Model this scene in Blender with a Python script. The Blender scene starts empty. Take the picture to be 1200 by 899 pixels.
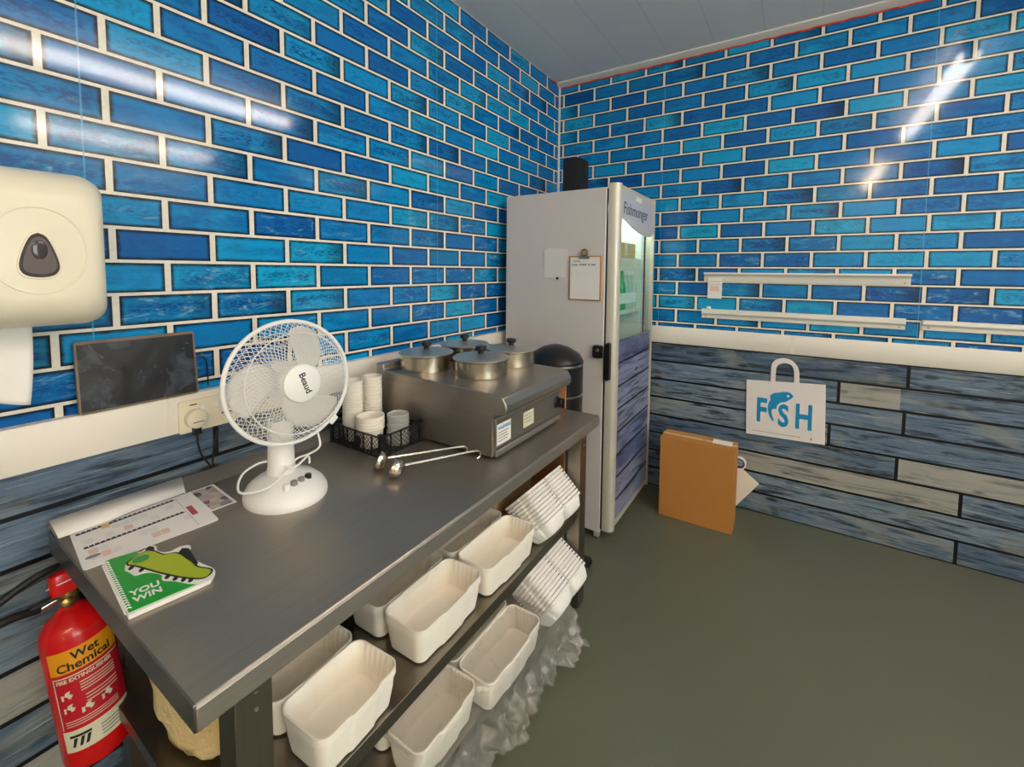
import bpy, bmesh, math, random
from math import pi, sin, cos, radians, sqrt, atan2
from mathutils import Vector, Matrix
random.seed(7)
scene = bpy.context.scene
COL = scene.collection

# ------------------------------------------------------------------ colours and materials
def lin(c):
    if isinstance(c, str):
        c = c.lstrip('#'); c = [int(c[i:i+2], 16) / 255 for i in (0, 2, 4)]
    return tuple(x / 12.92 if x <= .04045 else ((x + .055) / 1.055) ** 2.4 for x in c) + (1.0,)

class NT:
    """small expression helper over a shader node tree"""
    def __init__(s, name):
        s.m = bpy.data.materials.new(name); s.m.use_nodes = True
        s.t = s.m.node_tree; s.t.nodes.clear()
        s.out = s.n('ShaderNodeOutputMaterial')
    def n(s, t, **kw):
        x = s.t.nodes.new(t)
        for k, v in kw.items(): setattr(x, k, v)
        return x
    def link(s, a, b): s.t.links.new(a, b)
    def put(s, sock, v):
        if isinstance(v, bpy.types.NodeSocket): s.link(v, sock)
        else: sock.default_value = v
    def math(s, op, a, b=0.0, c=None, clamp=False):
        x = s.n('ShaderNodeMath', operation=op, use_clamp=clamp)
        s.put(x.inputs[0], a); s.put(x.inputs[1], b)
        if c is not None: s.put(x.inputs[2], c)
        return x.outputs[0]
    def coord(s, kind='Object'):
        return s.n('ShaderNodeTexCoord').outputs[kind]
    def xyz(s, v):
        x = s.n('ShaderNodeSeparateXYZ'); s.link(v, x.inputs[0]); return x.outputs
    def comb(s, a, b, c=0.0):
        x = s.n('ShaderNodeCombineXYZ')
        s.put(x.inputs[0], a); s.put(x.inputs[1], b); s.put(x.inputs[2], c); return x.outputs[0]
    def noise(s, vec, scale=5, detail=3, rough=.5, dist=0.0):
        x = s.n('ShaderNodeTexNoise'); s.link(vec, x.inputs['Vector'])
        x.inputs['Scale'].default_value = scale; x.inputs['Detail'].default_value = detail
        x.inputs['Roughness'].default_value = rough; x.inputs['Distortion'].default_value = dist
        return x.outputs['Fac']
    def white(s, vec):
        x = s.n('ShaderNodeTexWhiteNoise', noise_dimensions='3D'); s.link(vec, x.inputs['Vector']); return x.outputs['Value']
    def ramp(s, f, stops):
        x = s.n('ShaderNodeValToRGB'); s.link(f, x.inputs[0])
        e = x.color_ramp.elements
        while len(e) < len(stops): e.new(.5)
        for k, (p, c) in zip(e, stops):
            k.position = p; k.color = lin(c) if not isinstance(c, (int, float)) else (c, c, c, 1)
        return x.outputs[0]
    def mix(s, f, a, b, mode='MIX'):
        x = s.n('ShaderNodeMix', data_type='RGBA', blend_type=mode)
        s.put(x.inputs[0], f)
        s.put(x.inputs[6], lin(a) if isinstance(a, (str, list)) else a)
        s.put(x.inputs[7], lin(b) if isinstance(b, (str, list)) else b)
        return x.outputs[2]
    def step(s, x, lo, hi):
        n = s.n('ShaderNodeMapRange', interpolation_type='SMOOTHSTEP')
        s.put(n.inputs[0], x); n.inputs[1].default_value = lo; n.inputs[2].default_value = hi
        return n.outputs[0]
    def bsdf(s, color, rough=.5, metal=0.0, **kw):
        b = s.n('ShaderNodeBsdfPrincipled')
        s.put(b.inputs['Base Color'], lin(color) if isinstance(color, (str, list)) else color)
        s.put(b.inputs['Roughness'], rough); s.put(b.inputs['Metallic'], metal)
        for k, v in kw.items(): s.put(b.inputs[k.replace('_', ' ')], v)
        s.link(b.outputs[0], s.out.inputs[0]); s.b = b
        return b
    def bump(s, h, strength=.2, dist=.002):
        x = s.n('ShaderNodeBump'); s.link(h, x.inputs['Height'])
        x.inputs['Strength'].default_value = strength; x.inputs['Distance'].default_value = dist
        s.link(x.outputs[0], s.b.inputs['Normal'])

def simple(name, color, rough=.5, metal=0.0, var=.08, scale=12, bump=0.0, bscale=60, **kw):
    t = NT(name); co = t.coord()
    f = t.noise(co, scale, 4, .6)
    c = lin(color)
    a = tuple(min(1, x * (1 - var)) for x in c[:3]) + (1,); b = tuple(min(1, x * (1 + var)) for x in c[:3]) + (1,)
    t.bsdf(t.mix(f, a, b), rough, metal, **kw)
    if bump: t.bump(t.noise(co, bscale, 3), bump, .002)
    return t.m

def emit(name, color, strength):
    t = NT(name); e = t.n('ShaderNodeEmission')
    e.inputs[0].default_value = lin(color); e.inputs[1].default_value = strength
    t.link(e.outputs[0], t.out.inputs[0]); return t.m

BW, BH = .22627, .085
def brick_mat(name, axis, u0, z0, odd, seams):
    t = NT(name); p = t.xyz(t.coord()); A = p[0] if axis == 'x' else p[1]; Z = p[2]
    M = t.math
    v = M('DIVIDE', M('SUBTRACT', z0, Z), BH); row = M('FLOOR', v); fv = M('SUBTRACT', v, row)
    par = M('MODULO', M('ADD', row, 100 + odd), 2.0)
    u = M('ADD', M('DIVIDE', M('SUBTRACT', A, u0), BW), M('MULTIPLY', par, .5))
    cu = M('FLOOR', u); fu = M('SUBTRACT', u, cu)
    dx = M('SUBTRACT', M('MULTIPLY', M('MINIMUM', fu, M('SUBTRACT', 1.0, fu)), BW), .0072)
    dz = M('SUBTRACT', M('MULTIPLY', M('MINIMUM', fv, M('SUBTRACT', 1.0, fv)), BH), .0042)
    e = M('MINIMUM', dx, dz)
    cell = t.comb(cu, row, 3.7)
    r1 = t.white(cell); r2 = t.white(t.comb(cu, row, 9.1)); r3 = t.white(t.comb(cu, row, 17.3))
    uv = t.comb(M('ADD', A, M('MULTIPLY', r2, 20.0)), M('MULTIPLY', Z, 3.0), r1)
    n1 = t.noise(uv, 9, 4, .65, .4); n2 = t.noise(uv, 70, 3, .7); n3 = t.noise(uv, 13, 5, .68, .9)
    base = t.ramp(r1, [(0, '#0a6cb8'), (.25, '#0a82c8'), (.6, '#0b96d6'), (.85, '#12a4d8'), (1, '#18aede')])
    dark = t.step(M('ADD', n1, M('MULTIPLY', M('SUBTRACT', r2, .5), .55)), .40, .74)
    c = t.mix(M('MULTIPLY', dark, .55), base, '#07509e')
    core = M('MULTIPLY', t.step(e, .008, .03), t.step(M('ADD', n2, M('MULTIPLY', n1, .45)), .66, .82))
    c = t.mix(M('MULTIPLY', core, M('ADD', .15, M('MULTIPLY', r3, .7))), c, '#08347a')
    streak = M('MULTIPLY', t.step(n3, .53, .70), M('MULTIPLY', t.step(Z, 2.0, 1.4), t.step(r3, .25, .6)))
    c = t.mix(M('MULTIPLY', streak, M('ADD', .2, M('MULTIPLY', r2, .5))), c, '#8fcbe4')
    shade = M('ADD', e, M('MULTIPLY', M('SUBTRACT', n2, .5), .006))
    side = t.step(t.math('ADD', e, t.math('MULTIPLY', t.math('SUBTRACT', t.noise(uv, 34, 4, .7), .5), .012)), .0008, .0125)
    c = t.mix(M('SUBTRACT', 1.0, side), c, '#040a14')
    half = M('MULTIPLY', t.step(r3, .72, .95), t.step(fu, .55, .95))
    c = t.mix(M('MULTIPLY', half, .7), c, '#08182c')
    mort = t.step(e, .0006, -.0006)
    mc = t.mix(t.noise(t.comb(A, Z), 90, 3), '#e2d9cb', '#fbf5ea')
    c = t.mix(mort, c, mc)
    for s in seams:
        d = M('ABSOLUTE', M('SUBTRACT', A, s))
        c = t.mix(M('MULTIPLY', t.step(d, .0022, .0012), .55), c, '#5db4e0')
    t.bsdf(c, .08, 0.0, IOR=1.5)
    t.bump(t.noise(t.comb(A, Z, 0.0), 7, 2), .06, .004)
    return t.m

def plank_mat(name, axis, pitch, z0, plen, offs, tint, dark, pale_rows=(), sc=1.0):
    t = NT(name); p = t.xyz(t.coord()); A = p[0] if axis == 'x' else p[1]; Z = p[2]; M = t.math
    v = M('DIVIDE', M('SUBTRACT', Z, z0), pitch); row = M('FLOOR', v); fv = M('SUBTRACT', v, row)
    off = 0.0
    for k, o in enumerate(offs):
        q = M('MULTIPLY', M('COMPARE', row, float(k), .3), o); off = q if k == 0 else M('ADD', off, q)
    u = M('DIVIDE', M('SUBTRACT', A, off), plen); cu = M('FLOOR', u); fu = M('SUBTRACT', u, cu)
    dx = M('SUBTRACT', M('MULTIPLY', M('MINIMUM', fu, M('SUBTRACT', 1.0, fu)), plen), .0065)
    wob = M('MULTIPLY', M('SUBTRACT', t.noise(t.comb(A, row), 6, 2), .5), .004)
    dz = M('SUBTRACT', M('MULTIPLY', M('MINIMUM', fv, M('SUBTRACT', 1.0, fv)), pitch), M('ADD', .0052, wob))
    e = M('MINIMUM', dx, dz)
    r1 = t.white(t.comb(cu, row, 2.3)); r2 = t.white(t.comb(cu, row, 8.8))
    shift = M('MULTIPLY', r1, 30.0)
    gv = t.comb(M('ADD', M('MULTIPLY', A, .7), shift), M('MULTIPLY', Z, 7.0), r2)
    g1 = t.noise(gv, 3.6 * sc, 6, .64, 1.6); g2 = t.noise(t.comb(M('ADD', M('MULTIPLY', A, .9), shift), M('MULTIPLY', Z, 34.0), r2), 7 * sc, 4, .7, .5)
    patch = t.noise(t.comb(M('ADD', A, shift), M('MULTIPLY', Z, 2.2), r2), 3.2 * sc, 3, .6, .5)
    base = t.ramp(r1, [(0, tint[0]), (.35, tint[1]), (.7, tint[2]), (1, tint[3])])
    c = t.mix(M('MULTIPLY', t.step(g1, .44, .66), .92), base, dark)
    c = t.mix(M('MULTIPLY', t.step(patch, .5, .66), .6), c, tint[4])
    c = t.mix(M('MULTIPLY', t.step(g2, .55, .72), .55), c, tint[5])
    c = t.mix(M('MULTIPLY', t.step(g2, .40, .30), .55), c, '#1a2129')
    for (k, lo, hi) in pale_rows:
        s = M('MULTIPLY', M('COMPARE', row, float(k), .3), M('MULTIPLY', M('GREATER_THAN', A, lo), M('LESS_THAN', A, hi)))
        c = t.mix(M('MULTIPLY', s, t.math('SUBTRACT', .85, M('MULTIPLY', t.step(g1, .45, .7), .5))), c, '#aca69b')
    kn = t.n('ShaderNodeTexVoronoi'); t.link(t.comb(M('MULTIPLY', A, 3.2), M('MULTIPLY', Z, 8.6), 0.0), kn.inputs['Vector']); kn.inputs['Scale'].default_value = 1.3
    c = t.mix(M('MULTIPLY', t.step(kn.outputs['Distance'], .16, .07), .75), c, '#161c24')
    c = t.mix(t.step(e, .0018, -.0006), c, '#07090c')
    t.bsdf(c, .34)
    t.bump(g1, .08, .002)
    return t.m

def steel(name, color='#8d8780', rough=.3, axis=1, streak=.06, metal=1.0):
    t = NT(name); p = t.xyz(t.coord())
    sc = [60.0, 60.0, 60.0]; sc[axis] = 1.2
    v = t.comb(t.math('MULTIPLY', p[0], sc[0]), t.math('MULTIPLY', p[1], sc[1]), t.math('MULTIPLY', p[2], sc[2]))
    f = t.noise(v, 4, 3, .6); big = t.noise(t.coord(), 5, 4, .6)
    c = lin(color); a = tuple(x * .85 for x in c[:3]) + (1,); b = tuple(min(1, x * 1.12) for x in c[:3]) + (1,)
    r = t.math('ADD', rough - .06, t.math('ADD', t.math('MULTIPLY', f, streak), t.math('MULTIPLY', big, .1)))
    t.bsdf(t.mix(f, a, b), r, metal)
    t.bump(f, .03, .001)
    return t.m

def glass(name, color='#eef6f4', alpha=.12, rough=.03):
    t = NT(name)
    tr = t.n('ShaderNodeBsdfTransparent'); gl = t.n('ShaderNodeBsdfGlossy'); gl.inputs['Roughness'].default_value = rough
    tr.inputs[0].default_value = lin(color)
    fr = t.n('ShaderNodeFresnel'); fr.inputs['IOR'].default_value = 1.45
    m = t.n('ShaderNodeMixShader'); bk_ = t.math('SUBTRACT', 1.0, t.n('ShaderNodeNewGeometry').outputs['Backfacing']); t.link(t.math('MULTIPLY', bk_, t.math('ADD', t.math('MULTIPLY', fr.outputs[0], .3), alpha * .3)), m.inputs[0])
    t.link(tr.outputs[0], m.inputs[1]); t.link(gl.outputs[0], m.inputs[2]); t.link(m.outputs[0], t.out.inputs[0])
    return t.m

def film(name, opac=.16, color='#e9e6df'):
    t = NT(name); co = t.coord()
    tr = t.n('ShaderNodeBsdfTransparent'); gl = t.n('ShaderNodeBsdfGlossy'); gl.inputs['Roughness'].default_value = .16
    df = t.n('ShaderNodeBsdfDiffuse'); df.inputs[0].default_value = lin(color)
    n = t.noise(co, 22, 4, .65, 1.0)
    m1 = t.n('ShaderNodeMixShader'); t.link(t.math('ADD', opac, t.math('MULTIPLY', t.step(n, .55, .75), .12)), m1.inputs[0])
    t.link(tr.outputs[0], m1.inputs[1]); t.link(df.outputs[0], m1.inputs[2])
    fr = t.n('ShaderNodeLayerWeight'); fr.inputs[0].default_value = .3
    m2 = t.n('ShaderNodeMixShader'); t.link(t.math('ADD', .05, t.math('MULTIPLY', fr.outputs['Fresnel'], .5)), m2.inputs[0])
    t.link(m1.outputs[0], m2.inputs[1]); t.link(gl.outputs[0], m2.inputs[2]); t.link(m2.outputs[0], t.out.inputs[0])
    b = t.n('ShaderNodeBump'); t.link(t.noise(co, 45, 3, .6, 1.5), b.inputs['Height']); b.inputs['Strength'].default_value = .6; b.inputs['Distance'].default_value = .004
    for x in (gl, df): t.link(b.outputs[0], x.inputs['Normal'])
    return t.m

M = {}
M['brick_left'] = brick_mat('brick_left', 'y', -23.378 * .085, 2.6775 - 12.125 * .085, 0, (-1.247, -2.485))
M['brick_back'] = brick_mat('brick_back', 'x', .425 * .085, 2.6775, 1, (1.945, .722))
TINT = ['#4a5e76', '#5b7088', '#6a7e94', '#82929f', '#8e918c', '#d3dade']
M['plank_left'] = plank_mat('plank_left', 'y', .1163, 0, 2.3, [-.5, -1.6, -1.0, -1.9, -.7, -1.3, -.4, -2.224 + 2.3], TINT, '#1b2632', ((3, -4, -1.9), (1, -4, -2.0)))
M['plank_back'] = plank_mat('plank_back', 'x', .1163, 0, 2.3, [2.133, 3.2, 2.137, 1.902, 1.624, 1.918, 1.655, 1.924], TINT, '#161f2b', ((3, 1.902, 4), (6, 1.655, 1.90), (2, 1.0, 2.137)))
M['plank_fridge'] = plank_mat('plank_fridge', 'y', .12, .07, 1.9, [.3, .9, .2, .7, .4, .8, .1, .5], ['#56628c', '#6673a0', '#8f95b4', '#7f86a8', '#9a9cae', '#c9cbd9'], '#2a3152')
M['trim'] = simple('trim_cream', '#efe6da', .35, var=.03)
M['ceiling'] = None
t = NT('ceiling_panels'); p = t.xyz(t.coord()); fx = t.math('FRACT', t.math('DIVIDE', p[0], .25))
ln = t.step(t.math('ABSOLUTE', t.math('SUBTRACT', fx, .5)), .49, .4975)
t.bsdf(t.mix(t.math('MULTIPLY', ln, .35), t.mix(t.noise(t.coord(), 3, 2), '#e9e7e4', '#f1efec'), '#8f8d8b'), .3); M['ceiling'] = t.m
t = NT('floor_vinyl'); co = t.coord()
f = t.noise(co, 1.4, 4, .6); s = t.noise(co, 260, 2, .6)
c = t.mix(f, '#5b5e4f', '#656857'); c = t.mix(t.math('MULTIPLY', t.step(s, .6, .75), .22), c, '#b4b29e'); c = t.mix(t.math('MULTIPLY', t.step(s, .36, .28), .25), c, '#4e4f44')
t.bsdf(c, .36); t.bump(s, .05, .001); M['floor'] = t.m
M['wall_plain'] = simple('wall_plain', '#d9d6cf', .5, var=.03)
M['red'] = simple('red_film', '#e0402e', .45)
M['white'] = simple('white_plastic', '#f2efec', .35, var=.02)
M['rail'] = simple('rail_white', '#ece6dc', .4, var=.03)
M['dispenser'] = simple('cream_plastic', '#f4ead2', .28, var=.02)
M['dark_window'] = simple('smoked_window', '#6d6264', .15, var=.05)
M['dark_window2'] = simple('smoked_dark', '#4a4044', .12, var=.05)
M['black'] = simple('black_plastic', '#17161a', .35, var=.1)
M['black_matte'] = simple('black_matte', '#0f0e10', .6, var=.1)
M['tablet_frame'] = simple('tablet_bezel', '#7a6552', .35, var=.05)
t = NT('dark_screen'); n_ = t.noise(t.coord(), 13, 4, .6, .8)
t.bsdf(t.mix(t.step(n_, .40, .75), '#111217', '#454b57'), t.math('ADD', .07, t.math('MULTIPLY', n_, .12)), 0.0, IOR=1.9); M['screen'] = t.m  # pale patches paint the room's reflection into the screen colour
M['socket'] = simple('socket_plastic', '#efe2c8', .3, var=.02)
M['steel_top'] = steel('steel_top', '#a0978d', .36, 1, .06, .82)
M['steel_edge'] = steel('steel_edge', '#b5aea6', .40, 1, .06, .85)
M['steel_leg'] = steel('steel_leg', '#8f877c', .33, 2)
M['steel_warm'] = steel('steel_warmer', '#a39b93', .34, 0, .06, .88)
M['steel_pot'] = steel('steel_pot', '#c3b8a6', .22, 2)
M['steel_lid'] = steel('steel_lid', '#d0cbc4', .30, 0, .06, .85)
M['steel_ladle'] = steel('steel_ladle', '#d3c8ba', .16, 0)
M['chrome'] = steel('chrome', '#d8d6d2', .12, 0)
M['fridge'] = simple('fridge_paint', '#d8d0cd', .32, var=.015)
M['fridge_in'] = simple('fridge_liner', '#eef3f0', .4, var=.02)
M['alu'] = simple('satin_aluminium', '#d5cfc2', .38, .35, var=.03)
M['sign'] = simple('fridge_sign', '#bdbfca', .4, var=.03)
M['sign_ink'] = simple('sign_ink', '#4f5566', .5)
M['glass'] = glass('fridge_glass')
M['clear'] = glass('clear_plastic', '#f4f4f2', .35, .1)
M['bottle_green'] = simple('green_bottle', '#1fae5c', .12, var=.15, scale=30)
M['bottle_clear'] = simple('pale_bottle', '#bcd6d0', .12, var=.12, scale=30)
M['label_white'] = simple('bottle_label', '#e8f1ec', .4)
M['card'] = simple('brown_card', '#bd7f3c', .7, var=.07, scale=7, bump=.1)
M['card_pale'] = simple('pale_card', '#d8b07c', .7, var=.06)
M['board'] = simple('orange_board', '#c88a5a', .6, var=.05)
M['foam_board'] = simple('foam_sheet', '#ead9c8', .7, var=.04)
M['purple'] = simple('purple_tape', '#5b4a7a', .4)
M['paper'] = simple('paper_white', '#f1ece9', .6, var=.02)
M['paper_grey'] = simple('paper_grey', '#e6e2df', .6, var=.03)
M['bagpaper'] = simple('bag_paper', '#efe6e2', .6, var=.03, scale=20, bump=.15, bscale=30)
M['ink_blue'] = simple('ink_blue', '#138fc4', .5, var=.06)
M['ink_black'] = simple('ink_black', '#1b1a1e', .5)
M['ink_grey'] = simple('ink_grey', '#8b8585', .5)
M['ink_pink'] = simple('ink_pink', '#e9c6bf', .6)
M['ink_red'] = simple('ink_red', '#c4505c', .6)
M['ink_yellow'] = simple('ink_yellow', '#e3c07c', .5)
M['green_cover'] = simple('green_cover', '#10a032', .3, var=.04)
M['shoe_lime'] = simple('shoe_lime', '#a9b81c', .35, var=.05, scale=25)
M['shoe_green'] = simple('shoe_green', '#2f9a3c', .35)
M['pulp'] = simple('pulp_cream', '#fff6e9', .65, var=.03, scale=18, bump=.12, bscale=120)
M['pulp_grey'] = simple('pulp_white', '#faf6f2', .65, var=.03, scale=18, bump=.12, bscale=120)
M['tub'] = simple('tub_white', '#f6eee2', .4, var=.02)
M['film'] = film('clear_film', .17, '#efe9e0')
M['clear'] = film('clear_lids', .42, '#f4f2ee')
M['sack'] = None
t = NT('yellow_sack'); co = t.coord(); n = t.noise(co, 14, 4, .6, 1.0)
t.bsdf(t.mix(n, '#d9b878', '#f0dcae'), .25, 0.0); t.bump(t.noise(co, 18, 4, .6, 1.2), .6, .01); M['sack'] = t.m
M['ext_red'] = simple('extinguisher_red', '#d51515', .22, var=.05)
M['ext_orange'] = simple('label_orange', '#f0a012', .4)
M['ext_label'] = simple('label_red', '#c3142a', .4)
M['ext_cream'] = simple('label_cream', '#ded8bd', .4)
M['brass'] = steel('brass', '#a88a58', .28, 2)
M['rubber'] = simple('black_rubber', '#121113', .55, var=.1)
M['silver_ring'] = steel('silver_ring', '#dcd9d4', .18, 0)
M['blade'] = None
t = NT('fan_blade'); t.bsdf(t.mix(t.noise(t.coord(), 8, 2), '#f3efec', '#ebe6e3'), .3, 0.0, Transmission_Weight=.25); M['blade'] = t.m
M['photo'] = None
t = NT('photo_card'); v = t.n('ShaderNodeTexVoronoi'); t.link(t.coord(), v.inputs['Vector']); v.inputs['Scale'].default_value = 55
t.bsdf(t.ramp(t.noise(v.outputs['Position'], 40, 3), [(0, '#2e2448'), (.38, '#4b3c70'), (.5, '#c9c2c6'), (.6, '#b8a88a'), (.72, '#d7a7b2'), (1, '#efe7e4')]), .35); M['photo'] = t.m
M['tube'] = emit('lamp_tube', '#fff3e6', 22.0)
M['tube_warm'] = emit('lamp_tube_warm', '#ffe0b8', 34.0)
M['fridge_lamp'] = emit('fridge_lamp', '#eafff4', 40.0)

# ------------------------------------------------------------------ mesh builder
class MB:
    def __init__(s): s.v = []; s.f = []; s.mi = []; s.mats = []
    def add(s, geo, mat=None, mx=None):
        v, f = geo
        if mat is None: mat = s.mats[0] if s.mats else 'white'
        if mat not in s.mats: s.mats.append(mat)
        i = s.mats.index(mat); o = len(s.v)
        for p in v:
            p = Vector(p); s.v.append(mx @ p if mx is not None else p)
        for q in f: s.f.append([a + o for a in q]); s.mi.append(i)
        return s
    def build(s, name, parent=None, label=None, bevel=0.0, seg=2, angle=38, loc=None, kind=None):
        me = bpy.data.meshes.new(name); me.from_pydata([tuple(p) for p in s.v], [], s.f); me.update()
        for m in s.mats: me.materials.append(M[m])
        for p, i in zip(me.polygons, s.mi): p.material_index = i; p.use_smooth = True
        bm = bmesh.new(); bm.from_mesh(me); bmesh.ops.recalc_face_normals(bm, faces=bm.faces); bm.to_mesh(me); bm.free()
        me.set_sharp_from_angle(angle=radians(angle))
        o = bpy.data.objects.new(name, me); COL.objects.link(o)
        if parent is not None: o.parent = parent
        if loc is not None: o.location = loc
        if label: o['label'] = label
        if kind: o['kind'] = kind
        if bevel:
            b = o.modifiers.new('edge', 'BEVEL'); b.width = bevel; b.segments = seg; b.limit_method = 'ANGLE'; b.angle_limit = radians(40); b.harden_normals = False
        return o

def thing(name, label, cat, loc=(0, 0, 0), rot=(0, 0, 0), group=None):
    o = bpy.data.objects.new(name, None); COL.objects.link(o); o.empty_display_size = .05
    o.location = loc; o.rotation_euler = rot; o['label'] = label; o['category'] = cat
    if group: o['group'] = group
    return o
def tag(o, label, cat, group=None):
    o['label'] = label; o['category'] = cat
    if group: o['group'] = group
    return o
def dup(root, loc, rot=None, label=None):
    r = root.copy(); COL.objects.link(r); r.location = loc
    if rot is not None: r.rotation_euler = rot
    if label: r['label'] = label
    for ch in list(root.children):
        c = ch.copy(); COL.objects.link(c); c.parent = r
        for g in list(ch.children):
            d = g.copy(); COL.objects.link(d); d.parent = c
    return r

def box(x0, x1, y0, y1, z0, z1):
    return ([(x0, y0, z0), (x1, y0, z0), (x1, y1, z0), (x0, y1, z0), (x0, y0, z1), (x1, y0, z1), (x1, y1, z1), (x0, y1, z1)],
            [(0, 3, 2, 1), (4, 5, 6, 7), (0, 1, 5, 4), (1, 2, 6, 5), (2, 3, 7, 6), (3, 0, 4, 7)])
def rings(rs, cap0=True, cap1=True, closed=False):
    n = len(rs[0]); v = [p for r in rs for p in r]; f = []
    m = len(rs)
    for i in range(m if closed else m - 1):
        a, b = i * n, ((i + 1) % m) * n
        for k in range(n):
            q = (k + 1) % n; f.append((a + k, a + q, b + q, b + k))
    if not closed:
        if cap0: f.append(tuple(reversed(range(n))))
        if cap1: f.append(tuple((m - 1) * n + k for k in range(n)))
    return v, f
def lathe(prof, seg=32, c=(0, 0, 0), cap0=True, cap1=True):
    return rings([[(c[0] + r * cos(2 * pi * k / seg), c[1] + r * sin(2 * pi * k / seg), c[2] + z) for k in range(seg)] for r, z in prof], cap0, cap1)
def prism(poly, z0, z1):
    n = len(poly)
    return rings([[(x, y, z0) for x, y in poly], [(x, y, z1) for x, y in poly]])
def prism_y(poly, y0, y1):   # polygon in x,z
    return rings([[(x, y0, z) for x, z in poly], [(x, y1, z) for x, z in poly]])
def prism_x(poly, x0, x1):   # polygon in y,z
    return rings([[(x0, y, z) for y, z in poly], [(x1, y, z) for y, z in poly]])
def tube(pts, r, seg=8, closed=False):
    pts = [Vector(p) for p in pts]; n = len(pts); rs = []; up = None
    for i, p in enumerate(pts):
        if closed: d = pts[(i + 1) % n] - pts[i - 1]
        else: d = pts[min(i + 1, n - 1)] - pts[max(i - 1, 0)]
        d.normalize()
        if up is None: up = Vector((0, 0, 1)) if abs(d.z) < .9 else Vector((1, 0, 0))
        a = d.cross(up)
        if a.length < 1e-6: a = d.orthogonal()
        a.normalize(); b = a.cross(d).normalized(); up = b
        rr = r[i] if isinstance(r, (list, tuple)) else r
        rs.append([p + a * rr * cos(2 * pi * k / seg) + b * rr * sin(2 * pi * k / seg) for k in range(seg)])
    return rings(rs, closed=closed)
def smooth_path(pts, n=8):
    P = [Vector(p) for p in pts]; out = []
    for i in range(len(P) - 1):
        a, b, c, d = P[max(i - 1, 0)], P[i], P[i + 1], P[min(i + 2, len(P) - 1)]
        for k in range(n):
            t = k / n
            out.append(.5 * ((2 * b) + (c - a) * t + (2 * a - 5 * b + 4 * c - d) * t * t + (3 * b - a - 3 * c + d) * t ** 3))
    out.append(P[-1]); return out
def rrect(w, l, r, z, n=6, cx=0, cy=0):
    out = []
    for sx, sy, a0 in ((1, 1, 0), (-1, 1, 90), (-1, -1, 180), (1, -1, 270)):
        for k in range(n + 1):
            a = radians(a0 + 90 * k / n)
            out.append((cx + sx * (w / 2 - r) + r * cos(a), cy + sy * (l / 2 - r) + r * sin(a), z))
    return out
def sphere(r, seg=20, rg=10, c=(0, 0, 0), sx=1, sy=1, sz=1):
    rs = []
    for i in range(1, rg):
        a = pi * i / rg
        rs.append([(c[0] + sx * r * sin(a) * cos(2 * pi * k / seg), c[1] + sy * r * sin(a) * sin(2 * pi * k / seg), c[2] - sz * r * cos(a)) for k in range(seg)])
    return rings(rs)
def text(s, size, ext=.0006, bold=0.0, sx=1.0, align='LEFT', space=1.0):
    cu = bpy.data.curves.new('txt', 'FONT'); cu.body = s; cu.size = size; cu.extrude = ext; cu.offset = bold; cu.resolution_u = 3; cu.align_x = align; cu.space_character = space
    o = bpy.data.objects.new('txt', cu); COL.objects.link(o)
    dg = bpy.context.evaluated_depsgraph_get(); me = o.evaluated_get(dg).to_mesh()
    v = [(p.co.x * sx, p.co.y, p.co.z) for p in me.vertices]; f = [tuple(p.vertices) for p in me.polygons]
    o.evaluated_get(dg).to_mesh_clear(); bpy.data.objects.remove(o); bpy.data.curves.remove(cu)
    return v, f
def frame(o, ex, ey, ez=None):
    ex, ey = Vector(ex).normalized(), Vector(ey).normalized(); ez = ex.cross(ey) if ez is None else Vector(ez)
    return Matrix(((ex.x, ey.x, ez.x, o[0]), (ex.y, ey.y, ez.y, o[1]), (ex.z, ey.z, ez.z, o[2]), (0, 0, 0, 1)))
def struct(name, mb, **kw): return mb.build(name, kind='structure', **kw)

# ------------------------------------------------------------------ the room
XR, YF, ZC = 4.4, -5.4, 2.665
struct('floor', MB().add(box(-.1, XR + .1, YF - .1, .1, -.1, 0), 'floor'))
struct('ceiling', MB().add(box(-.1, XR + .1, YF - .1, .1, ZC, ZC + .1), 'ceiling'))
mb = MB(); mb.add(box(-.1, 0, YF, .1, .95, ZC), 'brick_left'); mb.add(box(-.1, 0, YF, .1, 0, .95), 'plank_left'); struct('wall_left', mb)
mb = MB(); mb.add(box(0, XR, 0, .1, .95, ZC), 'brick_back'); mb.add(box(0, XR, 0, .1, 0, .95), 'plank_back'); struct('wall_back', mb)
WYA, WYB, WZA, WZB = -4.1, -2.3, .85, 2.15
mb = MB(); mb.add(box(XR, XR + .1, YF, WYA, 0, ZC), 'wall_plain'); mb.add(box(XR, XR + .1, WYB, .1, 0, ZC), 'wall_plain'); mb.add(box(XR, XR + .1, WYA, WYB, 0, WZA), 'wall_plain'); mb.add(box(XR, XR + .1, WYA, WYB, WZB, ZC), 'wall_plain'); struct('wall_right', mb)
mb = MB()
for a_ in ((WYA, WYA + .06, WZA, WZB), (WYB - .06, WYB, WZA, WZB), (WYA, WYB, WZA, WZA + .06), (WYA, WYB, WZB - .06, WZB), ((WYA + WYB) / 2 - .03, (WYA + WYB) / 2 + .03, WZA, WZB)): mb.add(box(XR + .02, XR + .08, a_[0], a_[1], a_[2], a_[3]), 'rail')
mb.add(box(XR + .048, XR + .052, WYA + .06, WYB - .06, WZA + .06, WZB - .06), 'glass'); struct('added_window_1', mb)  # added out-of-view window, lights the trays and steel from the side
pl_ = bpy.data.lights.new('fill_daylight', 'AREA'); pl_.shape = 'RECTANGLE'; pl_.size = WZB - WZA; pl_.size_y = WYB - WYA; pl_.cycles.is_portal = True
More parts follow.
